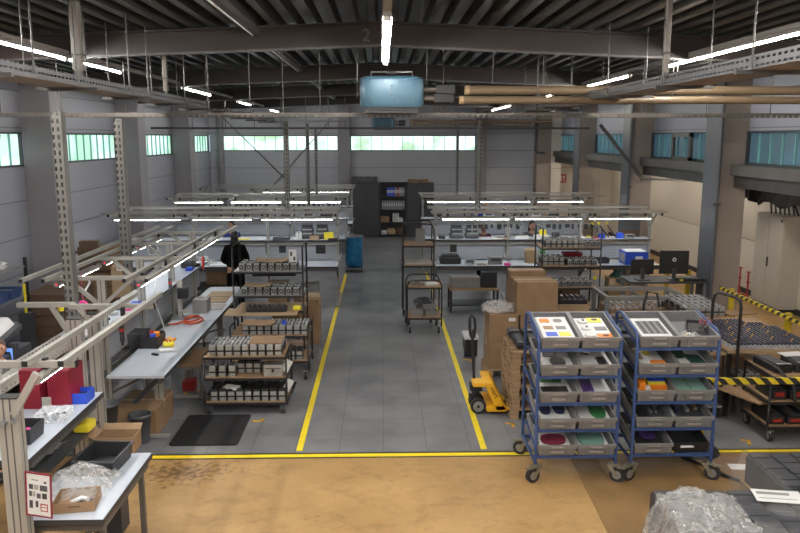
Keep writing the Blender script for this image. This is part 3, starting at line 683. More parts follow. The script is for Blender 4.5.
# nearest station
o = thing('packing_table', 'nearest light grey packing table at the lower left', 'table', (-2.56, 4.86, 0))
MB().box(0, .62, 0, 1.12, .875, .9).build('tabletop', 'top', o, bevel=.003)
MB().box(-.002, .622, -.004, .0, .86, .902).box(.62, .625, 0, 1.12, .86, .9).build('table_edge', 'edge', o)
for x in (.08, .54):
    MB().box(x, x + .04, .12, .16, .02, .875).build('leg', 'aludark', o); MB().box(x, x + .04, .98, 1.02, .02, .875).build('leg', 'aludark', o)
MB().box(.02, .6, .05, 1.08, .79, .87).build('underframe', 'aludark', o)
o = thing('upper_shelf', 'light grey upper shelf over the nearest packing table', 'shelf', (-2.46, 4.95, 0))
MB().box(-.5, 0, 0, 1.42, 1.275, 1.3).build('shelf_board', 'top', o); MB().box(0, .006, 0, 1.42, 1.26, 1.302).box(-.5, 0, -.006, 0, 1.26, 1.302).build('shelf_edge', 'edge', o)
MB().box(-.3, -.02, .1, 1.3, 1.2, 1.27).build('support_beam', 'aludark', o)
def post(x, y, z0, z1, w_, d, lab):
    o = thing('profile_post', lab, 'post', (x, y, 0))
    profile(MB(), 0, 0, z0, z1, w_, d).build('post', ['alu', 'aludark'], o)
    MB().box(-w_ / 2 - .004, w_ / 2 + .004, -d / 2 - .004, d / 2 + .004, z1, z1 + .008).build('cap', 'black', o)
    if z0 <= .05: MB().box(-.08, .08, -.08, .08, 0.0, z0).build('foot', 'aludark', o)
    return o
p = post(-2.46, 4.78, .012, 1.82, .13, .09, 'thick grooved aluminium post at the lower left corner')
MB().beam((.05, -.06, 1.72), (.22, -.06, 2.0), .035, .045).build('brace', 'alu', p)
MB().tube((-.02, -.09, 1.66), (-.02, -.05, 1.66), .02, 8).tube((.05, -.09, 1.68), (.05, -.05, 1.68), .015, 8).build('bolt', 'galv', p)
post(-2.68, 6.42, .012, 1.95, .12, .09, 'thick grooved aluminium post behind the blue box on the left shelf')
p = post(-2.68, 6.83, .012, 1.9, .09, .09, 'grooved aluminium post carrying the second near lamp arm')
MB().beam((0, 0, 1.78), (-.14, 0, 1.98), .04, .04).beam((0, 0, 1.78), (.14, 0, 1.98), .04, .04).build('brace', 'alu', p)
gantry(2.3, (.15, 1.95), (-2.1, 4.9, 0), Z90, 'nearest aluminium lamp frame at the lower left', [(.02, 1.9, .24)], y0=.02, y1=.6, z=1.94, double=False, braces=False, near=True)
o = thing('profile_stand', 'cream profile stand with one arm at the left above the test machine', 'stand', (-3.6, 8.05, 0)); MB().box(-.36, .26, -.03, .03, 1.69, 1.74).build('arm', 'alu', o); MB().beam((.0, 0, 1.7), (.22, .0, 1.3), .045, .045).build('brace', 'alu', o); profile(MB(), .23, 0, .012, 1.4, .06, .06).build('post', ['alu', 'aludark'], o)
MBx = MB().beam((0, 0, 0), (.25, -.02, -.35), .05, .05)
# cable ladder beside the near benches
o = thing('cable_ladder', 'slotted cable ladder sloping away at the left below the uprights', 'cable tray', (-3.5, 0, 1.26))
for x in (-.1, .0, .1): MB().box(x - .003, x + .003, 5.6, 8.5, -.01, .09).build('ladder_side', 'perfL', o)
MB().box(-.1, .1, 5.6, 8.5, -.024, -.02).build('ladder_floor', 'perfB', o)
c = MB()
for k in range(3): c.path([(-.05 + k * .04, 5.7, .02), (-.04 + k * .03, 6.6, .05), (-.05 + k * .04, 7.5, .02), (-.04 + k * .03, 8.4, .04)], .013, 6)
c.build('cable', 'paper', o)
MB().box(-.13, -.09, 6.9, 7.05, -.03, .1).build('clamp', 'galv', o); MB().box(.09, .13, 7.9, 8.05, -.03, .1).build('clamp', 'galv', o)
for y in (6.0, 8.2): profile(MB(), -.0, y, -1.2, -.026, .09, .09).build('ladder_post', ['alu', 'aludark'], o)

# ------------------------------------------------------------------ boxes, totes and stock
def carton(loc, sx, sy, sz, rz, lab, mt='card', grp=None, tape=True, flaps=False, cat='cardboard box'):
    o = thing('cardboard_box', lab, cat, loc, rz, grp)
    if flaps:
        MB().tray(-sx / 2, sx / 2, -sy / 2, sy / 2, 0, sz, .008, 0, 0).build('box_body', mt, o)
        f = MB(); k = sy * .3
        f.add([(-sx / 2, sy / 2, sz), (sx / 2, sy / 2, sz), (sx / 2, sy / 2 + k, sz + k * .5), (-sx / 2, sy / 2 + k, sz + k * .5)], [(0, 1, 2, 3)])
        f.add([(-sx / 2, -sy / 2, sz), (-sx / 2, sy / 2, sz), (-sx / 2 - k, sy / 2, sz + k * .4), (-sx / 2 - k, -sy / 2, sz + k * .4)], [(0, 1, 2, 3)])
        fo = f.build('flap', mt, o); s = fo.modifiers.new('s', 'SOLIDIFY'); s.thickness = .006
    else:
        MB().box(-sx / 2, sx / 2, -sy / 2, sy / 2, 0, sz).build('box_body', mt, o, bevel=.006)
        if tape: MB().box(-sx / 2 - .002, sx / 2 + .002, -.025, .025, sz - .0, sz + .0015).box(-sx / 2 - .002, -sx / 2, -.025, .025, sz - .09, sz).box(sx / 2, sx / 2 + .002, -.025, .025, sz - .09, sz).build('tape_strip', 'tape', o)
    return o
def tote_mesh(w_, d, h):
    mb = MB().tray(-w_ / 2, w_ / 2, 0, d, 0, h, .012, 0, 1, .012)
    for z_ in (h - .035,): mb.box(-w_ / 2 - .006, w_ / 2 + .006, -.008, .0, z_, h, 0).box(-w_ / 2 - .006, w_ / 2 + .006, d, d + .008, z_, h, 0).box(-w_ / 2 - .008, -w_ / 2, -.008, d + .008, z_, h, 0).box(w_ / 2, w_ / 2 + .008, -.008, d + .008, z_, h, 0)
    for k in range(-4, 5): mb.box(k * w_ / 9.5 - .004, k * w_ / 9.5 + .004, -.004, .008, .02, h - .035, 0)
    return mb
TP = thing('tote_box', 'x', 'tote box', (0, 0, 0))
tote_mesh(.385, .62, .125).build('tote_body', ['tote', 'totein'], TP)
MB().box(-.07, .07, -.0085, .002, .035, .055).build('card_holder', 'totelab', TP)
MB().box(-.06, .06, -.013, -.008, .1, .11).build('handle', 'totelab', TP)
def cart_frame(n_levels, loc, lab, rz=0.):
    """blue tube cart with sloping rests for totes; front at y=0"""
    o = thing('tote_cart', lab, 'tote cart', loc, rz)
    W = .83; D = .70; r = .018
    for x, s in ((0, 'l'), (W, 'r')):
        pts = [(x, 0, .2), (x, 0, 1.47), (x, .025, 1.54), (x, .1, 1.58), (x, D - .13, 1.66), (x, D - .03, 1.63), (x, D, 1.56), (x, D, .2)]
        MB().path(pts, r, 10).build('side_frame', 'blue', o)
        MB().tube((x, 0, .22), (x, D, .22), r, 10).build('side_bar', 'blue', o); MB().tube((x, 0, .9), (x, D, 1.02), .012, 8).build('side_bar', 'blue', o)
    for k in range(n_levels):
        z_ = .29 + k * .283
        MB().box(.0, W, -.012, .014, z_ - .03, z_).build('shelf_bar', 'blue', o); MB().box(.0, W, D - .08, D - .05, z_ + .1, z_ + .13).build('shelf_bar', 'blue', o)
        for xr in (.03, W / 2, W - .03): MB().beam((xr, 0, z_ - .012), (xr, D - .06, z_ + .112), .02, .016).build('tote_runner', 'blue', o)
    MB().box(0, W, D - .02, D + .01, .19, .23).build('bottom_bar', 'blue', o)
    for i, (x, y) in enumerate(((0.02, .02), (W - .02, .02), (0.02, D - .02), (W - .02, D - .02))):
        a = R((-62, 58, -118, 125)[i])
        Mx = Matrix.Translation((x, y, 0)) @ Matrix.Rotation(a, 4, 'Z')
        wb = MB(); wb.T = Mx; wb.tube((-.022, -.05, .078), (.022, -.05, .078), .078, 18, 0).tube((-.024, -.05, .078), (.024, -.05, .078), .045, 14, 1)
        fk = MB(); fk.T = Mx
        for s in (-1, 1): fk.prism([(-.0, .17), (.055, .17), (-.03, .06), (-.07, .06)], -.003, .003, 0, Matrix.Translation((s * .032, 0, 0)) @ Matrix.Rotation(PI / 2, 4, 'Z') @ Matrix.Rotation(PI / 2, 4, 'X') @ Matrix.Scale(1, 4))
        fk.box(-.04, .04, -.06, .05, .17, .18).tube((0, 0, .18), (0, 0, .205), .018, 10).box(-.025, .025, -.13, -.05, .155, .17)
        f = fk.build('caster', 'zinc', o); wb.build('caster_wheel', ['rubber', 'hub'], f)
    return o
C1 = (1.56, 7.22, 0); C2 = (2.56, 7.24, 0)
cart_frame(5, C1, 'blue tube cart of grey totes, left one, by the pallet truck')
cart_frame(5, C2, 'blue tube cart of grey totes, right one, beside the black carts')
TILT = math.atan2(.124, .64)
LV = ['bottom', 'fourth', 'third', 'second', 'top']
LVW = ['bottom level', 'fourth level down', 'middle level', 'second level down', 'top level']
def in_tote(cart, col, lev, dx, dy, dz=.0, extra=0.):
    """point on the sloping inside floor of a tote"""
    x0 = cart[0] + .214 + col * .402; z0 = .292 + lev * .283 + (.0 if lev == 4 else .0)
    return Vector((x0 + dx, cart[1] - .02 + dy * math.cos(TILT) - dz * math.sin(TILT), z0 + .014 + dy * math.sin(TILT) + dz * math.cos(TILT)))
def put(o, cart, col, lev, dx, dy, rz=0., dz=0.):
    o.location = in_tote(cart, col, lev, dx, dy, dz); o.rotation_euler = (TILT, 0, rz); return o
def foam_insert(mt, pads, sheet=(-.17, .17, .06, .52)):
    """a board with shaped pads lying on it"""
    pass
first = True
for ci, (cart, cn) in enumerate(((C1, 'left'), (C2, 'right'))):
    for lev in range(5):
        for col in (0, 1):
            if ci == 1 and lev == 0 and col == 1: continue
            lab = 'grey plastic tote, %s of the %s blue cart, %s half' % (LVW[lev], cn, 'left' if col == 0 else 'right')
            t = place(TP, (cart[0] + .214 + col * .402, cart[1] - .02, .292 + lev * .283), 0, lab, 'grey totes on the blue carts')
            t.rotation_euler = (TILT, 0, 0)
def sample_board(cart, col, lev, board, pads, lab, d=(-.165, .165, .05, .5), th=.02, rot=0., name='sample_board', cat='sample board', dz=.002):
    o = thing(name, lab, cat, (0, 0, 0)); put(o, cart, col, lev, 0, 0, rot, dz + (.03 if lev == 4 else .0))
    MB().box(d[0], d[1], d[2], d[3], 0, th).build('board', board, o, bevel=.004)
    for mt, pts, h in pads: MB().prism(pts, th, th + h).build('pad', mt, o)
    return o
def rect(cx, cy, w_, h): return [(cx - w_ / 2, cy - h / 2), (cx + w_ / 2, cy - h / 2), (cx + w_ / 2, cy + h / 2), (cx - w_ / 2, cy + h / 2)]
def blob(cx, cy, a, b_, n=14, e=.7):
    return [(cx + a * (abs(math.cos(2 * PI * k / n)) ** e) * (1 if math.cos(2 * PI * k / n) > 0 else -1), cy + b_ * (abs(math.sin(2 * PI * k / n)) ** e) * (1 if math.sin(2 * PI * k / n) > 0 else -1)) for k in range(n)]
sample_board(C1, 0, 4, 'white', [('orange', rect(-.08, .46, .1, .085), .003), ('tote', blob(.06, .46, .045, .04), .003), ('ply', rect(-.07, .29, .1, .07), .003), ('tote', rect(.06, .29, .1, .07), .003), ('bluep', rect(-.065, .14, .115, .09), .003), ('yelp', rect(.07, .14, .115, .09), .003)],
             'white board with six colour samples in the top left tote, left blue cart', d=(-.16, .16, .05, .56), th=.05)
sample_board(C1, 1, 4, 'white', [('yelp', rect(.04, .46, .15, .11), .006), ('orange', rect(.06, .09, .15, .09), .006), ('tote', rect(.06, .26, .12, .08), .006), ('paper', blob(-.09, .42, .05, .05), .02), ('paper', blob(-.09, .26, .05, .05), .02), ('paper', blob(-.09, .1, .05, .05), .02), ('dark', blob(-.08, .43, .012, .02), .024), ('dark', blob(-.08, .27, .012, .02), .024), ('dark', blob(.05, .47, .03, .02), .01), ('dark', blob(.07, .09, .03, .015), .01)],
             'white board with yellow and orange samples in the top right tote, left blue cart', d=(-.16, .14, .04, .52), th=.05)
sample_board(C1, 0, 3, 'paper', [('black', [(-.11, .32), (.03, .28), (.05, .5), (-.02, .56), (-.1, .5)], .01), ('black', blob(.02, .2, .08, .08), .01)], 'white board with two black shapes in a tote of the left blue cart', th=.04)
sample_board(C1, 1, 3, 'paper', [('black', [(-.1, .4), (-.04, .34), (.0, .42), (-.05, .5)], .01), ('black', [(.03, .08), (.13, .1), (.12, .3), (.02, .28)], .01)], 'white board with two small black shapes in a tote of the left blue cart', th=.04)
sample_board(C1, 0, 2, 'paper', [('green', rect(-.07, .4, .11, .16), .01), ('green', rect(.05, .4, .11, .16), .01), ('black', rect(-.01, .15, .27, .15), .01)], 'board with green and black rectangles in a tote of the left blue cart', th=.04)
sample_board(C1, 1, 2, 'paper', [('purple', [(-.13, .1), (-.01, .12), (-.0, .42), (-.11, .42)], .012), ('purple', blob(.05, .46, .05, .05), .012)], 'white board with violet pads in a tote of the left blue cart', th=.04)
sample_board(C1, 0, 1, 'paper', [('navy', blob(-.08, .33, .06, .14), .02), ('navy', blob(.07, .35, .06, .15), .02)], 'white board with two dark navy shapes in a tote of the left blue cart', th=.04)
sample_board(C1, 1, 1, 'paper', [('green', blob(.06, .25, .08, .14), .02), ('maroon', blob(-.07, .46, .05, .03), .02)], 'white board with a green pad in a tote of the left blue cart', th=.04)
sample_board(C1, 0, 0, 'paper', [('maroon', blob(.0, .2, .13, .09), .02)], 'white board with an oval dark red pad in a tote of the left blue cart', th=.04)
sample_board(C1, 1, 0, 'paper', [('mint', blob(.0, .25, .14, .17), .015)], 'white board with a grey green pad in a tote of the left blue cart', th=.03)
sample_board(C2, 0, 4, 'white', [('tote', rect(.0, .27, .26, .3), .004)] + [('dark', rect(-.1 + k * .066, .27, .03, .28), .008) for k in range(4)], 'white framed panel with dark bars in the top left tote of the right blue cart', d=(-.165, .155, .04, .5), th=.05)
sample_board(C2, 0, 3, 'paper', [('orange', rect(.05, .13, .14, .12), .02), ('yelp', rect(.0, .4, .07, .12), .005), ('cardlight', rect(-.1, .35, .07, .2), .006)], 'white sheet with an orange block in a tote of the right blue cart', d=(-.16, .13, .05, .52), th=.03)
sample_board(C2, 1, 3, 'paper', [('dkgreen', [(.0, .05), (.15, .06), (.12, .3), (-.02, .32)], .02), ('dkgreen', blob(-.08, .38, .07, .12), .02)], 'white sheet with dark green pads in a tote of the right blue cart', th=.03)
sample_board(C2, 1, 2, 'mint', [('dkgreen', rect(.0, .2, .004, .3), .002)], 'rounded pale green mat in a tote of the right blue cart', d=(-.165, .165, .05, .4), th=.05)
sample_board(C2, 0, 1, 'dark', [('black', rect(-.08, .3, .1, .3), .03), ('tote', rect(.03, .35, .02, .3), .03), ('totein', rect(.08, .35, .02, .3), .03)], 'dark contents with two grey slats in a tote of the right blue cart', th=.03)
sample_board(C2, 1, 1, 'dark', [('navy', rect(-.1, .35, .03, .3), .03), ('totelab', rect(.02, .35, .03, .25), .03), ('cardlight', rect(.12, .36, .03, .2), .03)], 'dark strips and slats in the right tote low on the right blue cart', th=.03)
sample_board(C2, 0, 0, 'black', [('purple', blob(.03, .3, .08, .1), .02)], 'black lining with a violet pad in the bottom tote of the right blue cart', th=.03)
def block(cart, col, lev, dx, dy, dz, s, mt, lab, name='storage_block', rz=0.):
    o = MB().box(-s[0] / 2, s[0] / 2, -s[1] / 2, s[1] / 2, 0, s[2]).box(-s[0] / 2 + .01, s[0] / 2 - .01, -s[1] / 2 + .01, s[1] / 2 - .01, s[2], s[2] + .006).build(name, mt, bevel=.004)
    put(o, cart, col, lev, dx, dy, rz, dz + .03); return tag(o, lab, 'block')
block(C2, 0, 2, .06, .22, .0, (.2, .16, .05), 'orange', 'flat orange block under the yellow and blue ones in the right blue cart')
block(C2, 0, 2, .05, .23, .058, (.18, .14, .025), 'yelp', 'yellow block between the orange and blue ones in the right blue cart')
block(C2, 0, 2, .05, .24, .09, (.17, .13, .03), 'bluep', 'bright blue block topmost of its stack in the right blue cart')
block(C2, 0, 2, -.12, .14, .0, (.07, .1, .12), 'orange', 'upright orange block beside the stack in the right blue cart')
block(C2, 0, 2, -.06, .12, .0, (.05, .08, .06), 'white', 'small white block beside the upright orange one in the right blue cart')
o = thing('black_tote', 'black box with a white handle at the bottom right of the right blue cart', 'tote box', (C2[0] + .616, C2[1] - .0, .292)); o.rotation_euler = (TILT, 0, 0)
MB().tray(-.18, .18, 0, .58, 0, .12, .012, flare=.015).build('tote_body', 'black', o); MB().box(-.12, .02, -.01, .0, .07, .09).build('handle', 'paper', o)
# top right tote of the right cart: loose bag of parts and tools with red handles
o = thing('parts_bag', 'crumpled clear bag of small yellow parts, top right tote of the right cart', 'parts bag'); put(o, C2, 1, 4, -.04, .16, 0, .005)
mb = MB(); random.seed(3)
N = 9; vs = [(-.12 + .24 * i / N, -.1 + .2 * j / N, (.02 + .05 * random.random()) if 0 < i < N and 0 < j < N else 0) for i in range(N + 1) for j in range(N + 1)]
mb.add(vs, [(i * (N + 1) + j, (i + 1) * (N + 1) + j, (i + 1) * (N + 1) + j + 1, i * (N + 1) + j + 1) for i in range(N) for j in range(N)], 0); mb.build('bag', 'film2', o)
mb = MB()
for k in range(14): mb.ball((random.uniform(-.08, .08), random.uniform(-.07, .07), .02), .012, 0 if k % 3 else 1, n=6, k=4)
mb.build('small_parts', ['cardlight', 'yelp'], o)
for i, dx in enumerate((.07, .125)):
    o = thing('cutting_pliers', 'red handled pliers at the right edge of the top right tote, ' + ('left one' if i == 0 else 'right one'), 'pliers'); put(o, C2, 1, 4, dx, .2, R(-35), .1)
    MB().box(-.012, .012, 0, .09, 0, .012).box(-.02, .02, .07, .1, 0, .014).build('jaws', 'darkgalv', o)
    for s in (-1, 1): MB().path([(s * .008, .1, .006), (s * .03, .15, .01), (s * .02, .21, .012)], .01, 6).build('handle', 'red', o)
o = MB().tray(-.1, .1, -.14, .14, 0, .05, .006, 0).box(-.08, .08, -.1, .1, .01, .03, 1).build('tool_tray', ['dark', 'darkgalv']); put(o, C2, 1, 4, .1, .34, R(-20), .02)
tag(o, 'dark tray of metal tools in the top right tote of the right blue cart', 'tool tray')

# ------------------------------------------------------------------ battery modules
def module(kind):
    """battery module: front of the case at y=0"""
    o = thing('battery_module', 'x', 'battery module')
    if kind == 'ribbed':
        MB().box(-.041, .041, 0, .2, 0, .125, b=.008).box(-.036, .036, -.004, .0, .012, .05).box(-.036, .036, -.004, .0, .078, .115).build('case', 'silver', o, bevel=.006)
        MB().box(-.044, .044, -.008, .204, .054, .072).box(-.047, .047, .03, .17, .0, .1).build('strap', 'black', o)
        MB().box(-.038, .038, .004, .196, .125, .142).build('lid', 'silverlt', o, bevel=.004)
        MB().box(-.02, .02, .02, .06, .142, .15).box(-.012, .012, .1, .18, .142, .146).build('terminal', 'dark', o)
    elif kind == 'dark':
        MB().box(-.041, .041, 0, .2, 0, .125, b=.006).build('case', 'silver', o, bevel=.005)
        MB().box(-.044, .044, -.006, .204, .055, .072).box(-.046, .046, .03, .17, 0, .12).build('strap', 'black', o)
        MB().box(-.041, .041, .002, .2, .125, .16).build('lid', 'black', o, bevel=.004)
    else:
        MB().tube((0, 0, .055), (0, .2, .055), .046, 14).box(-.042, .042, .0, .2, 0, .03).build('case', 'silver', o)
        MB().tube((0, -.012, .06), (0, 0, .06), .034, 12, 0).tube((0, -.014, .06), (0, -.011, .06), .014, 8, 1).build('connector', ['dark', 'silverlt'], o)
        MB().box(-.048, .048, .02, .18, .02, .09).box(-.03, .03, .03, .08, .115, .125).build('strap', 'black', o)
        MB().box(-.04, .04, .01, .19, .09, .115).build('lid', 'silverlt', o, bevel=.004)
    return o
MP = {k: module(k) for k in ('ribbed', 'dark', 'round')}
def mods(kind, n, x0, pitch, y, z, where, rows=1, dy=.21, rz=0., grp=None, skip=()):
    for r in range(rows):
        for i in range(n):
            if (i, r) in skip: continue
            rr = '' if rows == 1 else (', front row' if r == 0 else ', back row')
            a = rz + random.uniform(-.02, .02)
            X_ = x0 + i * pitch; Y_ = y + r * dy
            place(MP[kind], (X_, Y_, z), a, 'battery module ' + where + rr + ', ' + ordn(i, n), grp or 'battery modules ' + where)
def shelf_cart(loc, W, D, levels, top, lab, wood='ply', handle='front', rz=0., deckm=None, casters=True, arch=False):
    """dark tube trolley with wooden shelves; levels = list of shelf heights"""
    o = thing('shelf_trolley', lab, 'trolley', loc, rz)
    r = .014
    for x in (0, W):
        if arch: pts = [(x, 0, .14), (x, 0, top - .12), (x, .04, top - .02), (x, .1, top), (x, D - .1, top), (x, D - .04, top - .02), (x, D, top - .12), (x, D, .14)]
        else: pts = [(x, 0, .14), (x, 0, top), (x, D, top), (x, D, .14)]
        if arch != 'across':
            MB().path(pts, r, 8).build('side_frame', 'tubeblk', o)
    if arch == 'across':
        for y in (0, D): MB().path([(0, y, .14), (0, y, top - .1), (.04, y, top - .02), (.12, y, top), (W - .12, y, top), (W - .04, y, top - .02), (W, y, top - .1), (W, y, .14)], r, 8).build('end_frame', 'tubeblk', o)
    for i, z_ in enumerate(levels):
        s = MB().box(.01, W - .01, .01, D - .01, z_ - .018, z_).build('shelf', deckm[i] if deckm else wood, o)
        MB().box(-.01, W + .01, -.012, .008, z_ - .04, z_ - .012).box(-.01, W + .01, D - .008, D + .012, z_ - .04, z_ - .012).box(-.01, .008, 0, D, z_ - .04, z_ - .012).box(W - .008, W + .01, 0, D, z_ - .04, z_ - .012).build('shelf_frame', 'tubeblk', s)
    if casters:
        for x, y in ((.05, .03), (W - .05, .03), (.05, D - .04), (W - .05, D - .04)):
            f = MB().box(x - .035, x + .035, y - .04, y + .04, .13, .14).box(x - .027, x - .022, y - .03, y + .03, .05, .135).box(x + .022, x + .027, y - .03, y + .03, .05, .135).build('caster', 'galv', o)
            MB().tube((x - .02, y, .062), (x + .02, y, .062), .062, 14, 0).tube((x - .0215, y, .062), (x + .0215, y, .062), .035, 12, 1).build('caster_wheel', ['rubber', 'hub'], f)
    return o
def cardsheet(loc, sx, sy, rz, lab, mt='cardlight', th=.01, bend=0.):
    n = 6; vs = []; 
    for k in range(n + 1):
        t = k / n; z_ = bend * (2 * t - 1) ** 2
        for y in (-sy / 2, sy / 2):
            for dz in (0, th): vs.append((-sx / 2 + sx * t, y, z_ + dz))
    fs = []
    for k in range(n):
        a = k * 4; b_ = a + 4
        fs += [(a, b_, b_ + 2, a + 2), (a + 1, a + 3, b_ + 3, b_ + 1), (a, a + 1, b_ + 1, b_), (a + 2, b_ + 2, b_ + 3, a + 3)]
    fs += [(0, 2, 3, 1), (n * 4, n * 4 + 1, n * 4 + 3, n * 4 + 2)]
    o = MB().add(vs, fs).build('cardboard_sheet', mt, loc=loc, rot=(0, 0, rz)); return tag(o, lab, 'cardboard sheet')
# L1 nearest left trolley
shelf_cart((-2.27, 9.2, .012), 1.04, .55, (.165, .49, .765), .765, 'dark trolley with wooden shelves of battery modules, nearest in the left aisle')
L1 = bpy.data.objects['shelf_trolley']
o = MB().path([(-.02, 0, 0), (-.02, .0, .12), (.05, .02, .2), (.22, .02, .25), (.26, .02, .22)], .014, 8).build('push_handle', 'tubeblk', loc=(-2.36, 9.72, .76)); adopt(o, L1)
mods('ribbed', 9, -2.16, .104, 9.22, .78, 'on the top shelf of the nearest left trolley', 2)
mods('ribbed', 3, -2.17, .125, 9.22, .502, 'at left on middle shelf of nearest left trolley', 1)
mods('dark', 3, -1.83, .1, 9.38, .502, 'set back on middle shelf of nearest left trolley', 1)
mods('dark', 9, -2.16, .108, 9.22, .18, 'on the bottom shelf of the nearest left trolley', 2)
cardsheet((-1.5, 9.42, .925), .42, .36, .03, 'brown cardboard sheet lying on the modules of the nearest left trolley', 'card')
o = thing('metal_case', 'silver metal case with a clasp on the middle shelf of the nearest left trolley', 'metal case', (-1.4, 9.22, .502))
MB().box(-.12, .12, 0, .2, 0, .15).build('case', 'silver', o, bevel=.006); MB().tube((0, -.02, .08), (0, 0, .08), .02, 10).box(-.1, .1, -.004, 0, .1, .112).build('clasp', 'darkgalv', o)
for loc, rz, lab in (((-1.23, 9.3, .62), .5, 'upper white document hanging at the right side of the nearest left trolley'), ((-1.22, 9.3, .36), .5, 'lower white document hanging at the right side of the nearest left trolley')):
    o = MB().box(-.05, .05, -.002, .002, -.08, .08).build('document_sheet', 'paper', loc=loc, rot=(.1, .5, rz)); tag(o, lab, 'document')
o = MB().box(-.1, .1, -.06, .06, 0, .012).build('document_sheet', 'paper', loc=(-1.95, 9.3, .335), rot=(.12, 0, -.4)); tag(o, 'white papers lying on the black lids of the bottom shelf of the nearest left trolley', 'document')
# L3 low trolley and L2 tall trolley behind
shelf_cart((-2.2, 10.55, .012), 1.12, .6, (.3, .68), .8, 'low dark trolley of battery modules between the nearest and the tall one')
mods('ribbed', 9, -1.98, .105, 10.57, .695, 'on the low trolley behind the nearest one', 2)
mods('dark', 9, -2.08, .108, 10.57, .315, 'on the lower shelf of the low trolley', 1)
cardsheet((-1.8, 10.66, .845), .45, .3, -.05, 'brown cardboard lying on the modules of the low trolley', 'card', bend=.01)
o = MB().box(-.03, .03, -.03, .03, 0, .045).build('blue_cap_block', 'bluep', loc=(-1.43, 10.62, .84)); tag(o, 'small bright blue cap on the modules of the low trolley', 'cap')
shelf_cart((-2.32, 11.5, .012), 1.08, .6, (.18, .5, .83, 1.07, 1.45), 1.84, 'tall dark trolley of battery modules behind the low one', deckm=['ply', 'ply', 'cardlight', 'galv', 'galv'])
mods('round', 8, -2.19, .115, 11.53, 1.465, 'on the top shelf of the tall left trolley', 2)
mods('round', 8, -2.16, .115, 11.53, 1.085, 'on the second shelf of the tall left trolley', 2)
cardsheet((-1.85, 11.3, .86), 1.1, .5, .02, 'wide brown cardboard sheet sticking out of the tall left trolley')
cardsheet((-1.72, 11.66, 1.6), .5, .3, .03, 'curled brown cardboard on the top modules of the tall left trolley', bend=.03)
cardsheet((-1.95, 11.6, 1.22), .4, .25, .03, 'curled brown cardboard on the second shelf modules of the tall left trolley', bend=.02)
def slotted_bar(loc, L, lab, rz=0., w_=.16, h=.1, mt='black'):
    o = thing('connector_strip', lab, 'connector strip', loc, rz)
    MB().box(-L / 2, L / 2, 0, w_, 0, h * .7).build('strip_body', mt, o, bevel=.005)
    mb = MB(); n = int(L / .07)
    for k in range(n): mb.box(-L / 2 + .01 + k * L / n, -L / 2 + .05 + k * L / n, .02, w_ - .02, h * .7, h)
    mb.build('contacts', 'dark', o)
slotted_bar((-1.78, 11.24, .87), .62, 'black toothed connector strip on the wide cardboard sheet')
slotted_bar((-1.75, 11.95, 1.3), .7, 'black toothed connector strip under the top shelf of the tall left trolley')
o = MB().box(-.06, .06, -.05, .05, 0, .07).build('yellow_pouch', 'yelp', loc=(-1.33, 11.4, .87), bevel=.02); tag(o, 'crumpled yellow pouch at the right end of the wide cardboard sheet', 'pouch')
o = MB().box(-.06, .06, -.003, .003, 0, .2).box(-.04, -.01, -.005, -.003, .1, .17, 1).box(.01, .04, -.005, -.003, .03, .09, 1).build('notice_card', ['paper', 'black'], loc=(-1.4, 11.6, 1.585)); tag(o, 'white card with black symbols above the tall left trolley', 'card')
# boxes and posts right of those trolleys
carton((-1.24, 12.75, .012), .3, .5, .75, 0, 'tall brown carton standing on the floor by the left yellow line')
carton((-1.25, 12.75, .765), .32, .4, .06, .1, 'flat light brown carton lying on the tall carton by the left yellow line', 'cardlight')
carton((-1.75, 13.4, .012), .5, .4, .5, 0, 'brown carton behind the tall left trolley', 'card')
# ------------------------------------------------------------------ right trolleys
shelf_cart((.39, 13.95, .012), .58, .62, (1.12, 1.5), 1.9, 'tall black trolley with rounded top at the right yellow line', arch='across')
o = thing('instrument_plate', 'upright grey plate standing on the top shelf of the tall black trolley', 'plate', (.72, 14.1, 1.512)); MB().box(-.09, .09, 0, .02, 0, .3, b=.004).build('plate', 'tote', o); MB().tube((0, -.004, .27), (0, 0, .27), .008, 8).box(-.12, .12, -.02, .06, 0, .008).build('plate_foot', 'totelab', o)
cardsheet((.68, 14.2, 1.135), .5, .5, 0, 'grey brown pad on the lower shelf of the tall black trolley', 'totelab', .03)
shelf_cart((.44, 13.15, .012), .62, .62, (.3, .86), .98, 'low black trolley in front of the tall one at the right yellow line', arch='across')
random.seed(11)
def pouch(loc, s, mt, lab, name='plastic_pouch', cat='pouch', sub=2):
    bm = bmesh.new(); bmesh.ops.create_icosphere(bm, subdivisions=3, radius=1)
    for v in bm.verts:
        k = 1 + random.uniform(-.13, .13); v.co = Vector((v.co.x * s[0] * k, v.co.y * s[1] * k, max(-.0, v.co.z * s[2] * k * .9 + s[2] * .45)))
    me = bpy.data.meshes.new(name); bm.to_mesh(me); bm.free(); me.materials.append(MT[mt]); 
    o = bpy.data.objects.new(name, me); COL.objects.link(o); o.location = loc; return tag(o, lab, cat)
pouch((.6, 13.4, .872), (.14, .12, .1), 'tote', 'grey padded pouch on the left of the low black trolley')
o = MB().box(-.12, .12, -.1, .1, 0, .02).box(-.1, .06, -.08, .08, .02, .03).build('document_sheet', 'paper', loc=(.88, 13.4, .872), rot=(0, 0, .2)); tag(o, 'white papers on the right of the low black trolley', 'document')
pouch((.75, 13.5, .48), (.18, .15, .1), 'dark', 'dark crumpled pouch inside the low black trolley')
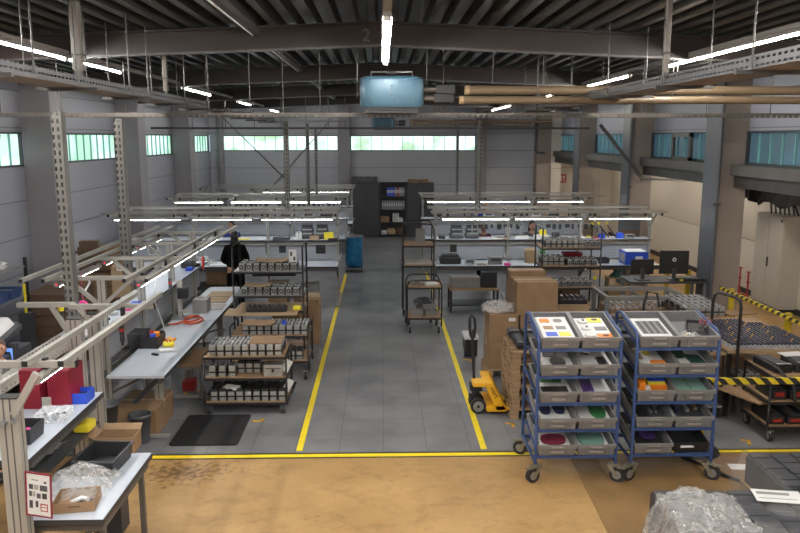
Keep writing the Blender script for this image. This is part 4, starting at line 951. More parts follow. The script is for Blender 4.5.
for i, (dx, dy, dz) in enumerate(((.0, 0, 0), (.26, .02, 0), (.12, .3, 0), (.2, .1, .11))):
    o = thing('moulded_tray', ['left front', 'right front', 'rear', 'topmost'][i] + ' pale grey moulded tray on the bottom of the low black trolley', 'moulded tray', (.62 + dx, 13.32 + dy, .312 + dz), .1 * i, 'moulded trays on the low black trolley')
    MB().tray(-.12, .12, -.1, .1, 0, .1, .012, flare=.02).build('tray_body', 'tote', o); MB().box(-.08, .08, -.03, .03, .012, .07).build('divider', 'silverlt', o)
# black trolley with batteries, right
shelf_cart((2.85, 13.15, .012), 1.05, .62, (.45, .84, 1.23, 1.56), 1.9, 'black trolley with four shelves of battery modules before the right benches')
mods('ribbed', 7, 2.95, .1, 13.17, 1.575, 'left on top shelf of right black trolley', 2)
mods('round', 3, 3.63, .105, 13.17, 1.575, 'right on top shelf of right black trolley', 2)
mods('ribbed', 4, 2.93, .1, 13.25, 1.245, 'left on second shelf of right black trolley', 2)
mods('round', 5, 3.36, .11, 13.17, 1.245, 'right on second shelf of right black trolley', 2)
mods('round', 8, 2.95, .11, 13.17, .855, 'on the third shelf of the right black trolley', 2)
o = MB().tray(-.17, .17, -.12, .12, 0, .09, .008, flare=.02).build('red_tray', 'red', loc=(3.5, 13.62, 1.33), rot=(.0, 0, 0)); tag(o, 'red plastic tray behind the modules of the right black trolley', 'tray')
o = MB().lathe([(.03, 0), (.035, .04), (.02, .06), (.012, .07)], 10).build('yellow_stopper', 'yelp', loc=(3.83, 13.2, .99)); tag(o, 'small yellow cap lying on the third shelf modules of the right black trolley', 'cap')
# crate and boxes beside it
o = thing('wooden_crate', 'small wooden crate holding a black block behind the left blue cart', 'crate', (3.0, 11.6, .72)); MB().tray(-.25, .25, -.15, .15, 0, .2, .015).build('crate_body', 'cardlight', o); MB().box(-.1, .02, -.158, -.15, .07, .09).build('crate_print', 'carddark', o)
slotted_bar((3.02, 11.5, .86), .42, 'black slotted block inside the small wooden crate', 0, .22, .18)
o = thing('low_table', 'low dark table carrying the wooden crate behind the cartons', 'table', (2.6, 11.3, 0)); MB().box(0, .75, 0, .7, .68, .71).build('tabletop', 'carddark', o)
for x in (.03, .7):
    for y in (.03, .65): MB().box(x - .02, x + .02, y - .02, y + .02, .012, .68).build('leg', 'tubeblk', o)
# grey cage frame with module rows
CAGE = o = thing('transport_cage', 'grey square tube transport frame with rows of white and brown modules', 'transport frame', (3.57, 11.6, 0))
W, D = 1.25, .75
m1 = MB(); m2 = MB()
for y in (0, D): m1.box(0, W, y - .03, y + .03, .96, 1.02); m2.box(0, W, y - .03, y + .03, .2, .26)
for x in (0, W): m1.box(x - .03, x + .03, 0, D, .96, 1.02); m2.box(x - .03, x + .03, 0, D, .2, .26)
m1.build('top_frame', 'tote', o); m2.build('bottom_frame', 'dark', o)
for x in (0, W):
    for y in (0, D): MB().box(x - .03, x + .03, y - .03, y + .03, .1, .96).build('leg', 'galv', o); MB().tube((x - .02, y, .06), (x + .02, y, .06), .05, 12).build('caster_wheel', 'rubber', o)
MB().box(.03, W - .03, .03, D - .03, .63, .66).build('deck', 'carddark', o)
for i in range(11):
    for j in range(2):
        if i == 0 and j == 0:
            cp = thing('capped_module', 'x', 'capped module')
            MB().box(-.045, .045, 0, .26, 0, .13, b=.006).build('case', 'card', cp); MB().box(-.04, .04, -.005, .005, .02, .06).tube((0, .05, .13), (0, .05, .16), .03, 10).tube((0, .17, .13), (0, .17, .16), .03, 10).build('white_caps', 'silverlt', cp)
        place(cp, (3.69 + i * .1, 11.66 + j * .3, .66), 0, 'brown module with white caps inside the grey transport frame, %s line, %s' % (('front', 'rear')[j], ordn(i, 11)), 'capped modules in the transport frame')
adopt(MB().path([(4.15, 11.55, .6), (4.15, 11.55, .9), (4.2, 11.55, 1.1), (4.35, 11.55, 1.07), (4.4, 11.55, .85)], .02, 8).build('bent_handle', 'black'), CAGE)
# desk with two screens
o = thing('computer_desk', 'dark desk with two computer screens at the right', 'desk', (4.4, 12.95, 0)); MB().box(0, 1.4, 0, .65, .95, .98).build('tabletop', 'dark', o)
for x in (.05, 1.35):
    for y in (.06, .6): MB().box(x - .025, x + .025, y - .025, y + .025, .012, .95).build('leg', 'galv', o)
MB().box(.1, 1.3, .3, .6, .45, .48).build('lower_shelf', 'ply', o)
def monitor(loc, w_, h, rz, lab):
    o = thing('computer_monitor', lab, 'computer screen', loc, rz)
    MB().box(-w_ / 2, w_ / 2, 0, .035, .1, .1 + h, b=.004).box(-w_ / 2 + .01, w_ / 2 - .01, .035, .038, .11, .09 + h, 1).build('screen_housing', ['black', 'screen'], o)
    MB().box(-.03, .03, -.04, 0, .02, .2).build('stand_neck', 'dark', o); MB().box(-.12, .12, -.1, .08, 0, .015).build('stand_foot', 'dark', o)
    return o
monitor((4.68, 13.2, .98), .42, .27, .05, 'smaller black screen at the left of the computer desk')
mo = monitor((5.26, 13.22, .98), .52, .42, -.05, 'larger black screen with a pale round emblem at the right of the computer desk')
MB().tube((0, -.004, .36), (0, 0, .36), .035, 16).tube((0, -.006, .36), (0, -.004, .36), .02, 12, 1).build('round_emblem', ['paper', 'screen'], mo)
o = thing('keyboard_pad', 'black control box and cables before the larger screen', 'control box', (5.45, 13.0, .98)); MB().box(-.2, .2, 0, .15, 0, .05).build('box', 'black', o, bevel=.01); MB().path([(.2, .1, .03), (.28, .05, .02), (.3, -.02, .03), (.18, -.03, .04)], .015, 6).build('cable', 'black', o)
MB().box(-.16, -.1, -.005, .0, .01, .04).build('yellow_tag', 'yelp', o)
# module racks at the right of the blue carts
o = shelf_cart((4.5, 10.75, 0.012), .6, .95, (.25, .5, .87), .9, 'low black rack of grey modules behind the cell pack table')
for j in range(4):
    mods('ribbed', 6, 4.56, .098, 10.77 + j * .235, .885, 'on the rack behind the cell pack table, %s row' % ['first', 'second', 'third', 'last'][j], 1)
mods('ribbed', 5, 4.6, .11, 10.77, .515, 'on second shelf of rack behind cell pack table', 1)
mods('ribbed', 5, 4.6, .11, 10.77, .265, 'on third shelf of rack behind cell pack table', 1)
cardsheet((5.35, 10.9, .9), .5, .3, .3, 'brown board projecting behind the grey module rack', 'card', .015)
o = thing('push_trolley', 'black trolley with a tall rounded push bar right of the blue carts', 'trolley', (4.12, 8.95, 0.012))
MB().path([(0, .1, .1), (0, .1, 1.48), (.01, .09, 1.56), (.05, .08, 1.6), (.22, -.02, 1.56), (.27, -.05, 1.52), (.28, -.06, 1.44), (.28, -.06, .1)], .02, 10).build('push_bar', 'tubeblk', o)
MB().box(-.4, .12, -.1, .55, .16, .19).build('deck', 'galv', o); MB().box(-.4, .12, -.1, .55, .5, .52).build('upper_deck', 'ply', o); MB().box(-.4, .12, -.1, .55, .84, .86).build('top_deck', 'ply', o)
for xq in (-.38, .1): MB().tube((xq, .53, .1), (xq, .53, .86), .014, 8).build('deck_post', 'tubeblk', o); MB().tube((xq, -.08, .1), (xq, -.08, .86), .014, 8).build('deck_post', 'tubeblk', o)
for zq, wq in ((.203, 'bottom'), (.533, 'middle'), (.873, 'top')): mods('ribbed', 4, 3.82, .105, 8.9, zq, 'on %s deck of the push bar trolley' % wq, 2)
for x, y in ((-.35, 0), (.08, 0), (-.35, .5), (.08, .5)): MB().tube((x - .02, y, .08), (x + .02, y, .08), .08, 14, 0).tube((x - .022, y, .08), (x + .022, y, .08), .045, 12, 1).build('caster_wheel', ['rubber', 'zinc'], o)
# table with the field of cell packs
o = thing('cell_table', 'wide brown table covered with cell packs at the right', 'table', (4.3, 8.95, 0)); MB().box(0, 1.2, 0, 1.75, .86, .885).build('tabletop', 'ply', o); MB().box(0, 1.2, -.006, 0, .85, .885).build('table_edge', 'cardlight', o)
for x in (.05, 1.08):
    for y in (.05, 1.7): MB().box(x - .025, x + .025, y - .025, y + .025, .012, .86).build('leg', 'tubeblk', o)
MB().box(.03, 1.1, .05, 1.68, .4, .42).build('lower_shelf', 'ply', o)
MT['cellblue'] = mat('slate_blue_cell_cap', (.05, .055, .10), .4, var=.15)
cpk = thing('cell_pack', 'x', 'cell pack')
MB().box(-.048, .048, -.045, .045, 0, .05, b=.006).build('holder', 'silverlt', cpk)
q = MB()
for a in (-.024, .024):
    for b_ in (-.022, .022): q.tube((a, b_, .05), (a, b_, .075), .019, 8, 0).tube((a, b_, .075), (a, b_, .078), .009, 6, 1)
q.build('cells', ['cellblue', 'tote'], cpk)
for j in range(13):
    for i in range(10):
        if i > 8 and j > 8 or j > 10 and i > 6: continue
        if (i * 5 + j * 3) % 7 == 0: tag(MB().path([(0, 0, .07), (.01, .0, .1), (.04, .01, .11)], .004, 5).build('lead_wire', 'amber', loc=(4.42 + i * .104, 9.05 + j * .102, .895)), 'orange lead wire on the cell pack, %s, %s' % (ordn(j, 13, 'row'), ordn(i, 10)), 'wire', 'orange lead wires on the cell packs')
        place(cpk, (4.42 + i * .104, 9.05 + j * .102, .885), PI * ((i * 7 + j * 3) % 2), 'blue topped cell pack on the brown table, %s, %s' % (ordn(j, 13, 'row'), ordn(i, 10)), 'cell packs on the brown table')
# stacked grey modules under the table (left end)
for j in range(3): mods('ribbed', 3, 4.5, .11, 9.0, .425 + 0 * j, 'under the cell pack table, stack %s' % ['left', 'middle', 'right'][j], 1) if j == 0 else None
# low black cart in front with black cases
o = shelf_cart((4.45, 8.15, .012), 1.1, .62, (.2, .5, .8), .8, 'low black cart of black cases in front of the cell pack table')
def black_case(loc, s, rz, lab, red=True, tilt=0.):
    o = thing('black_case', lab, 'case', loc, rz); o.rotation_euler = (tilt, 0, rz)
    MB().box(-s[0] / 2, s[0] / 2, 0, s[1], 0, s[2]).build('case_body', 'black', o, bevel=.015)
    MB().box(-s[0] / 2 + .03, s[0] / 2 - .03, .03, s[1] - .03, s[2], s[2] + .012).build('lid', 'dark', o, bevel=.005)
    if red: MB().box(-s[0] * .3, s[0] * .3, -.006, .0, s[2] * .35, s[2] * .7).build('red_reflector', 'signred', o)
    else: MB().box(-s[0] * .4, s[0] * .4, .0, .05, s[2] + .012, s[2] + .02).build('bright_edge', 'galv', o)
for i in range(5): black_case((4.58 + i * .21, 8.18, .512), (.18, .4, .13), 0, 'black case with red reflector, middle shelf of the low black cart, ' + ordn(i, 5))
for i in range(5): black_case((4.58 + i * .21, 8.18, .212), (.18, .45, .1), .0, 'black case with red reflector, bottom shelf of the low black cart, ' + ordn(i, 5))
for i in range(4): black_case((4.65 + i * .24, 8.25, .812), (.22, .45, .09 + .015 * (i % 2)), .12 * (-1) ** i, 'black case with a pale edge on top of the low black cart, ' + ordn(i, 4), False)
tag(MB().box(-.14, .14, -.08, .08, 0, .01).build('document_sheet', 'paper', loc=(4.92, 8.6, .935), rot=(0, 0, .1)), 'white card lying on the black cases in front of the cell packs', 'document')
tag(MB().path([(4.42, 8.45, .95), (4.55, 8.2, .88), (4.66, 8.05, .72), (4.68, 8.03, .55)], .02, 8).build('black_hose', 'black'), 'black curved hose falling over the front of the low black cart', 'hose')
cardsheet((4.4, 8.65, .42), .3, .7, .4, 'leaning brown board beside the low black cart', 'ply', .02)
# guard rails
o = thing('guard_rail', 'black and yellow striped guard rail in front of the black cases', 'guard rail', (0, 0, 0))
MB().box(3.5, 5.6, 7.84, 7.88, .82, .89).build('striped_bar', 'hazard', o)
for x in (3.55, 5.5): MB().box(x - .04, x + .04, 7.88, 7.96, .0, .9).build('guard_post', 'safety', o); MB().lathe([(.24, 0), (.22, .05), (.06, .07)], 18, 0, (x, 7.92, 0)).build('post_foot', 'rubber', o)
o = thing('guard_rail', 'black and yellow striped guard rail running along the edge of the side aisle', 'guard rail', (0, 0, 0))
MB().box(5.69, 5.72, 8.0, 12.3, .98, 1.035).build('striped_bar', 'hazard', o)
for y in (8.2, 10.25, 12.0): MB().box(5.73, 5.8, y - .04, y + .04, 0, 1.05).build('guard_post', 'safety', o)
o = thing('guard_rail', 'black and yellow striped guard rail beyond the first right column', 'guard rail', (0, 0, 0))
MB().box(5.69, 5.72, 13.7, 14.95, .98, 1.035).build('striped_bar', 'hazard', o)
for y in (13.8, 14.85): MB().box(5.73, 5.8, y - .04, y + .04, 0, 1.05).build('guard_post', 'safety', o)
# side aisle: fuse cabinet, red stands, cables
o = thing('switch_cabinet', 'tall cream switch cabinet in the side aisle', 'switch cabinet', (7.9, 14.5, 0))
MB().box(.02, .4, 0, 1.1, .1, 1.97).build('cabinet_body', 'cream', o, bevel=.006); MB().box(.03, .38, .02, 1.08, 0, .1).build('plinth', 'base', o)
for a, b_ in ((.01, .545), (.555, 1.09)): MB().box(0, .02, a, b_, .12, 1.95).build('door', 'cream', o, bevel=.004)
MB().box(-.015, 0, .50, .54, .9, 1.1).build('door_handle', 'black', o); MB().tube((-.01, .08, 1.88), (0, .08, 1.88), .025, 10).build('lock', 'black', o)
mb = MB(); random.seed(5)
for k in range(7): mb.path([(8.0 + .04 * k, 15.2 - .1 * k, 1.97), (8.0 + .03 * k + random.uniform(-.05, .05), 15.3 - .1 * k, 2.3), (8.02, 15.3 - .12 * k, 2.7)], .02, 6)
tag(mb.build('cable_bundle', 'black'), 'bundle of black cables rising from the switch cabinet', 'cables')
mb = MB(); N = 14; vs = []
for i in range(N + 1):
    y = 13.2 + 2.7 * i / N
    vs += [(7.55 + .04 * math.sin(i * 1.7), y, 2.62), (7.5 + .05 * math.sin(i * 2.3), y, 2.22 + .05 * math.sin(i * 1.3) + .03 * (i % 2))]
mb.add(vs, [(2 * i, 2 * i + 2, 2 * i + 3, 2 * i + 1) for i in range(N)])
o = mb.build('hanging_cloth', 'clothblk'); s = o.modifiers.new('s', 'SOLIDIFY'); s.thickness = .01; tag(o, 'black cloth hanging above the switch cabinet', 'cloth')
for i, (x, y) in enumerate(((8.03, 16.75), (8.06, 16.45), (7.95, 15.85))):
    o = thing('red_stand', 'red jack stand against the cream wall, ' + ordn(i, 3), 'jack stand', (x, y, 0), 0, 'red stands by the switch cabinet')
    MB().tube((0, 0, .03), (0, 0, .62), .02, 8).build('pole', 'redpaint', o); MB().box(-.12, .12, -.02, .02, 0, .03).box(-.02, .02, -.12, .12, 0, .03).beam((-.1, 0, .03), (0, 0, .18), .02, .02).beam((0, -.1, .03), (0, 0, .18), .02, .02).build('base', 'redpaint', o); MB().tube((-.05, 0, .4), (.05, 0, .4), .012, 6).box(-.03, .03, -.03, .03, .62, .64).build('clamp', 'signred', o)

# ------------------------------------------------------------------ cartons, pallets and pallet truck
def pallet(loc, sx, sy, rz, lab, h=.144, grp=None):
    o = thing('wooden_pallet', lab, 'pallet', loc, rz, grp)
    d = MB(); n = 5
    for k in range(n): y = -sy / 2 + k * (sy - .1) / (n - 1); d.box(-sx / 2, sx / 2, y, y + .1, h - .022, h)
    for x in (-sx / 2, -.05, sx / 2 - .1): d.box(x, x + .1, -sy / 2, sy / 2, h - .044, h - .022)
    d.build('top_boards', 'pallet', o)
    for x in (-sx / 2, -.05, sx / 2 - .1):
        for y in (-sy / 2, -.05, sy / 2 - .1): MB().box(x, x + .1, y, y + .1, .022, h - .044).build('block', 'pallet', o)
    f = MB()
    for x in (-sx / 2, -.05, sx / 2 - .1): f.box(x, x + .1, -sy / 2, sy / 2, 0, .022)
    f.build('bottom_boards', 'pallet', o)
    return o
ORD6 = ['lowest', 'second', 'third', 'fourth', 'fifth', 'topmost']
pp = pallet((0, 0, 0), .8, .8, 0, 'x')
for k in range(6): place(pp, (2.0 + .012 * (k % 2), 9.32, .012 + k * .146), .0, 'rough wooden pallet in the stack beside the pallet truck, %s' % ORD6[k], 'stacked pallets beside the truck')
for i in range(4): black_case((1.75 + i * .17, 9.05, .9), (.15, .5, .06), .0, 'long black module lying on the pallet stack, ' + ordn(i, 4), False)
for i in range(3): black_case((1.74 + i * .18, 9.58, .9), (.15, .2, .08), .0, 'short black module at the back of the pallet stack, ' + ordn(i, 3), False)
pallet((2.02, 10.85, .012), 1.0, .6, 0, 'wooden pallet under the brown cartons')
carton((1.76, 10.82, .156), .43, .5, .4, 0, 'lower brown carton at the left of the carton stack')
LBX = carton((1.76, 10.82, .558), .43, .5, .42, 0, 'brown carton with a white label under the plastic wrapping')
adopt(MB().box(-.05, .05, -.002, 0, -.025, .025).build('paper_label', 'paper', loc=(1.88, 10.567, .9)), LBX)
carton((2.27, 10.82, .156), .54, .5, .4, 0, 'lower brown carton at the right of the carton stack')
carton((2.27, 10.82, .558), .54, .5, .4, 0, 'middle brown carton at the right of the carton stack')
carton((2.24, 10.85, .96), .6, .5, .48, .02, 'largest brown carton, topmost of the carton stack')
carton((2.22, 11.35, .9), .55, .3, .6, 0, 'brown carton just behind the topmost one', 'card')
tag(MB().box(-.25, .25, -.1, .1, 0, .9).build('support_pedestal', 'dark', loc=(2.22, 11.35, 0)), 'dark pedestal under the rear brown carton', 'pedestal')
pouch((1.72, 10.78, .985), (.26, .2, .11), 'film2', 'crumpled grey plastic wrapping on the left carton')
o = thing('white_machine', 'small white machine on wheels behind the pallet truck', 'machine', (1.42, 11.6, .012)); MB().box(-.12, .12, 0, .4, .3, .36).build('machine_top', 'white', o, bevel=.02); MB().box(-.1, .1, .03, .37, .08, .3).build('machine_body', 'black', o); MB().tube((-.1, .1, .05), (.1, .1, .05), .05, 12).build('roller', 'rubber', o)
# pallet truck
o = thing('pallet_truck', 'yellow hand pallet truck with black handle by the right yellow line', 'pallet truck', (1.2, 9.3, .012))
for y in (-.2, .16): MB().box(.3, 1.25, y, y + .15, .055, .1).build('fork', 'truck', o, bevel=.01); 
MB().prism([(.12, -.22), (.36, -.22), (.36, .33), (.12, .33)], .05, .12).prism([(.1, .42), (.22, .42), (.36, .12), (.27, .12)], -.235, -.22, 0, Matrix.Rotation(PI / 2, 4, 'X') @ Matrix.Scale(1, 4)).prism([(.1, .42), (.22, .42), (.36, .12), (.27, .12)], -.32, -.305, 0, Matrix.Rotation(PI / 2, 4, 'X')).build('chassis', 'truck', o)
MB().add([(.08, -.22, .42), (.2, -.22, .42), (.38, -.22, .06), (.25, -.22, .06), (.08, .3, .42), (.2, .3, .42), (.38, .3, .06), (.25, .3, .06)], [(3, 2, 1, 0), (4, 5, 6, 7), (0, 1, 5, 4), (1, 2, 6, 5), (2, 3, 7, 6), (3, 0, 4, 7)]).box(-.06, .2, -.23, .0, .38, .43).build('front_panel', 'truck', o, bevel=.008)
cu = bpy.data.curves.new('panel_lettering', 'FONT'); cu.body = 'nort'; cu.size = .085; cu.extrude = .001; tx = text_mesh(cu, 'panel_lettering', 'black'); tx.parent = o
tx.location = (.155, -.225, .36); tx.rotation_euler = (PI / 2, R(62), 0)
MB().tube((0, -.02, .12), (0, -.02, .36), .05, 12).box(-.08, .08, -.1, .06, .28, .36).tube((-.09, -.02, .2), (.06, -.02, .2), .03, 10).box(-.07, .05, -.06, .04, .12, .2).build('hydraulic_pump', 'black', o, bevel=.01)
for y in (-.14, .09):
    MB().tube((.02, y - .03, .1), (.02, y + .03, .1), .1, 20, 0).tube((.02, y - .032, .1), (.02, y + .032, .1), .068, 16, 1).tube((.02, y - .035, .1), (.02, y + .035, .1), .02, 10, 0).build('steer_wheel', ['rubber', 'hub'], o)
h = MB().tube((-.02, -.02, .34), (-.05, -.02, .95), .02, 10).build('drawbar', 'black', o)
MB().path([(-.05, -.02, .95), (-.075, -.02, 1.0), (-.09, -.02, 1.1), (-.09, -.02, 1.22), (-.07, -.02, 1.26), (-.03, -.02, 1.22), (-.02, -.02, 1.1), (-.03, -.02, .98)], .02, 8, closed=True).build('handle_loop', 'black', h); MB().tube((-.05, -.02, .95), (-.05, -.02, 1.08), .012, 8).build('release_lever', 'dark', h)

# ------------------------------------------------------------------ floor marks
def tape(x0, x1, y0, y1, z_, lab, mt='yellow', name='floor_tape'):
    return tag(MB().box(x0, x1, y0, y1, z_, z_ + .003).build(name, mt), lab, 'floor tape')
tape(-.985, -.915, 8.03, 19.2, .012, 'long yellow floor line on the left of the aisle')
tape(1.11, 1.18, 8.03, 19.5, .012, 'long yellow floor line on the right of the aisle')
o = tape(-3.3, 5.55, 7.885, 7.965, .0, 'yellow floor line crossing the hall along the edge of the grey tiles')
tag(MB().box(-3.3, 5.55, 7.86, 7.88, .0, .004).box(-3.3, 5.55, 7.968, 7.982, .0, .008).build('floor_joint', 'black'), 'thin black joint in front of the yellow crossing line', 'floor joint')
for i, (x, y, lab) in enumerate(((-1.56, 8.95, 'by the black mat'), (-2.77, 9.95, 'under the left bench'), (.58, 11.62, 'x'), (1.62, 12.42, 'x'), (4.25, 8.15, 'by the low black cart'), (1.6, 8.75, 'beside the left blue cart'), (1.36, 10.3, 'behind the pallet truck'), (1.38, 11.5, 'before the small white machine'))):
    if lab == 'x': continue
    tag(MB().box(-.07, .07, -.02, .02, 0, .003).box(.03, .07, -.02, .09, 0, .003).build('corner_mark', 'amber', loc=(x, y, .012), rot=(0, 0, .3 * i)), 'small orange corner mark on the floor ' + lab, 'floor mark')
tag(MB().box(-2.47, -1.68, 8.2, 9.15, .012, .028, b=.03).build('floor_mat', 'mat'), 'black ribbed rubber mat on the floor before the nearest trolley', 'floor mat')
tag(MB().box(-2.42, -1.25, 9.95, 10.45, .012, .022).build('floor_mat', 'mat'), 'dark rubber mat under the battery trolleys on the left', 'floor mat')
tag(MB().prism([(3.5, 7.8), (4.6, 7.8), (4.6, 6.9), (3.62, 7.2)], .005, .012).build('floor_cardboard', 'sheetcard'), 'brown flat cardboard on the floor at the right', 'cardboard sheet')
tag(MB().box(-.1, .1, -.07, .07, 0, .003).build('document_sheet', 'paper', loc=(3.82, 7.5, .013), rot=(0, 0, -.1)), 'white paper lying on the floor cardboard', 'document')
tag(MB().path([(3.3, 7.75, .02), (3.45, 7.55, .02), (3.55, 7.3, .02), (3.72, 7.1, .02)], .018, 6).build('floor_cable', 'black'), 'black cable on the floor right of the blue carts', 'cable')

# ------------------------------------------------------------------ wrapped trays lower right
def tray_block(x0, x1, y0, y1, h, nx, ny, rz, loc, lab):
    o = thing('battery_tray', lab, 'battery tray', loc, rz)
    MB().box(x0, x1, y0, y1, .1, h - .03).build('stack_body', 'dark', o)
    MB().box(x0 - .03, x1 + .03, y0 - .03, y1 + .03, 0, .1).build('pallet_base', 'card', o)
    q = MB(); dx = (x1 - x0) / nx; dy = (y1 - y0) / ny
    for i in range(nx):
        for j in range(ny): q.box(x0 + i * dx + .012, x0 + (i + 1) * dx - .012, y0 + j * dy + .006, y0 + (j + 1) * dy - .006, h - .03, h + .004 * ((i + j) % 2))
    q.build('top_cells', 'dark2', o)
    return o
MT['dark2'] = mat('slate_plastic', (.085, .088, .10), .38, var=.15)
tray_block(0, 1.25, 0, .72, .4, 6, 6, 0, (3.62, 6.25, .006), 'dark ribbed battery tray wrapped in clear film at the right edge')
tray_block(0, 1.7, 0, .8, .5, 8, 9, -.03, (2.28, 5.2, .006), 'dark ribbed battery tray nearest the camera at the lower right')
def crumple(name, pts_fn, nu, nv, mt, lab, cat='plastic film', amp=.03, seed=1):
    random.seed(seed); mb = MB(); vs = []
    for i in range(nu + 1):
        for j in range(nv + 1):
            p = Vector(pts_fn(i / nu, j / nv)); vs.append(tuple(p + Vector([random.uniform(-amp, amp) for _ in range(3)])))
    mb.add(vs, [(i * (nv + 1) + j, (i + 1) * (nv + 1) + j, (i + 1) * (nv + 1) + j + 1, i * (nv + 1) + j + 1) for i in range(nu) for j in range(nv)])
    mb.sm = [True] * len(mb.sm); o = mb.build(name, mt); return tag(o, lab, cat)
crumple('clear_film', lambda u, v: (2.15 + .75 * u, 5.1 + .85 * v, .54 + .1 * math.sin(PI * u) * math.sin(PI * v) + .035 * math.sin(9 * u + 4 * v) * math.sin(11 * v - 3 * u) - .5 * max(0, .18 - u) / .18 - .3 * max(0, v - .85) / .15), 26, 30, 'film2', 'crumpled clear plastic film over the left part of the nearest battery tray', amp=.026, seed=4)
crumple('clear_film', lambda u, v: (2.9 + 1.0 * u, 5.12 + .6 * v, .52 + .03 * math.sin(7 * u + 5 * v)), 24, 16, 'film', 'smooth clear film stretched over the right part of the nearest battery tray', amp=.006, seed=9)
crumple('clear_film', lambda u, v: (3.5 + .12 * u, 6.1 + .95 * v, .02 + .42 * u), 6, 22, 'film', 'clear film hanging down the side of the far battery tray', amp=.014, seed=6)
crumple('clear_film', lambda u, v: (3.45 + .7 * u, 6.02 + .2 * v, .35 + .1 * math.sin(3 * u) - .15 * v), 18, 8, 'film2', 'bunched clear film between the two battery trays', amp=.02, seed=8)
tag(MB().box(-.19, .19, -.1, .1, 0, .004).box(-.16, .1, .02, .06, .004, .005, 1).box(-.16, .14, -.05, -.04, .004, .005, 1).build('shipping_note', ['paper', 'tote'], loc=(3.28, 5.75, .56), rot=(.05, 0, -.18)), 'white shipping note on the film of the nearest battery tray', 'document')
# ------------------------------------------------------------------ cabinets against the back wall
def cabinet(x, lab):
    o = thing('metal_cabinet', lab, 'cabinet', (x, 26.6, .012))
    MB().box(0, .98, .03, .42, 0, 1.93).build('cabinet_body', 'anth', o)
    for a, b_ in ((.01, .485), (.495, .97)): MB().box(a, b_, 0, .03, .06, 1.91).build('door', 'anth', o, bevel=.004)
    MB().box(.46, .475, -.02, 0, .9, 1.05).box(.505, .52, -.02, 0, .9, 1.05).build('door_handle', 'dark', o)
cabinet(-1.08, 'closed anthracite cabinet left of the open one at the back wall')
cabinet(.85, 'closed anthracite cabinet right of the open one at the back wall')
o = thing('open_cabinet', 'open anthracite cabinet with stocked shelves between the two closed ones', 'cabinet', (-.08, 26.6, .012))
MB().box(0, .03, 0, .42, 0, 1.93).box(.88, .91, 0, .42, 0, 1.93).box(.03, .88, .4, .42, 0, 1.93).box(.0, .91, 0, .42, 1.93, 1.95).build('cabinet_body', 'anth', o)
for z_ in (.06, .5, .95, 1.42): MB().box(.03, .88, .02, .4, z_, z_ + .03).build('shelf', 'dark', o)
def small(name, s, mt, loc, lab, cat, rz=0., bevel=.004, grp=None, rot=None):
    o = MB().box(-s[0] / 2, s[0] / 2, -s[1] / 2, s[1] / 2, 0, s[2]).build(name, mt, loc=loc, rot=rot or (0, 0, rz), bevel=bevel)
    return tag(o, lab, cat, grp)
def binder(loc, mt, lab):
    o = thing('ring_binder', lab, 'binder', loc)
    MB().box(-.033, .033, 0, .26, 0, .3).build('binder_cover', mt, o, bevel=.003); MB().box(-.02, .02, -.002, 0, .12, .22).build('spine_label', 'paper', o)
for i in range(4): binder((.2 + i * .07, 26.66, 1.462), 'bluep', 'blue ring binder on the top shelf of the open cabinet, ' + ordn(i, 4))
for i in range(5): binder((.49 + i * .07, 26.66, 1.462), 'signred' if i == 1 else 'graypanel', ('dark red' if i == 1 else 'grey') + ' ring binder on the top shelf of the open cabinet, right, ' + ordn(i, 5))
for i in range(10): binder((.02 + i * .082 - .0, 26.66, .992), 'graypanel', 'grey ring binder on the second shelf of the open cabinet, ' + ordn(i, 10))
carton((.1, 26.8, .542), .3, .3, .2, 0, 'brown carton on the third shelf of the open cabinet')
for i in range(3): binder((.4 + i * .08, 26.66, .542), 'white', 'white ring binder on the third shelf of the open cabinet, ' + ordn(i, 3))
carton((.66, 26.8, .542), .15, .3, .15, 0, 'small pale carton on the third shelf of the open cabinet', 'white')
carton((.06, 26.8, .102), .2, .3, .14, 0, 'white carton on the bottom shelf of the open cabinet', 'white')
carton((.33, 26.8, .102), .28, .3, .2, 0, 'brown carton in the middle of the bottom shelf of the open cabinet', 'cardlight')
carton((.62, 26.8, .102), .22, .3, .24, 0, 'dark brown carton at the right of the bottom shelf of the open cabinet', 'carddark')
for i in range(4): small('archive_box', (.2, .3, .2), 'drain', (-.97 + i * .235, 26.82, 1.943), 'blue grey archive box on the left cabinet, ' + ordn(i, 4), 'box')
for i in range(2): carton((1.1 + i * .37, 26.82, 1.943), .34, .3, .11, 0, 'flat brown carton on top of the right cabinet, ' + ('left one' if i == 0 else 'right one'), 'card')
tag(MB().box(-.0, .9, -.01, .01, 0, .03).ball((.62, 0, .05), .03, n=8, k=5).build('top_rail', 'cream', loc=(-.08, 26.75, 1.965)), 'pale bar and small bulb on the open cabinet', 'rail')

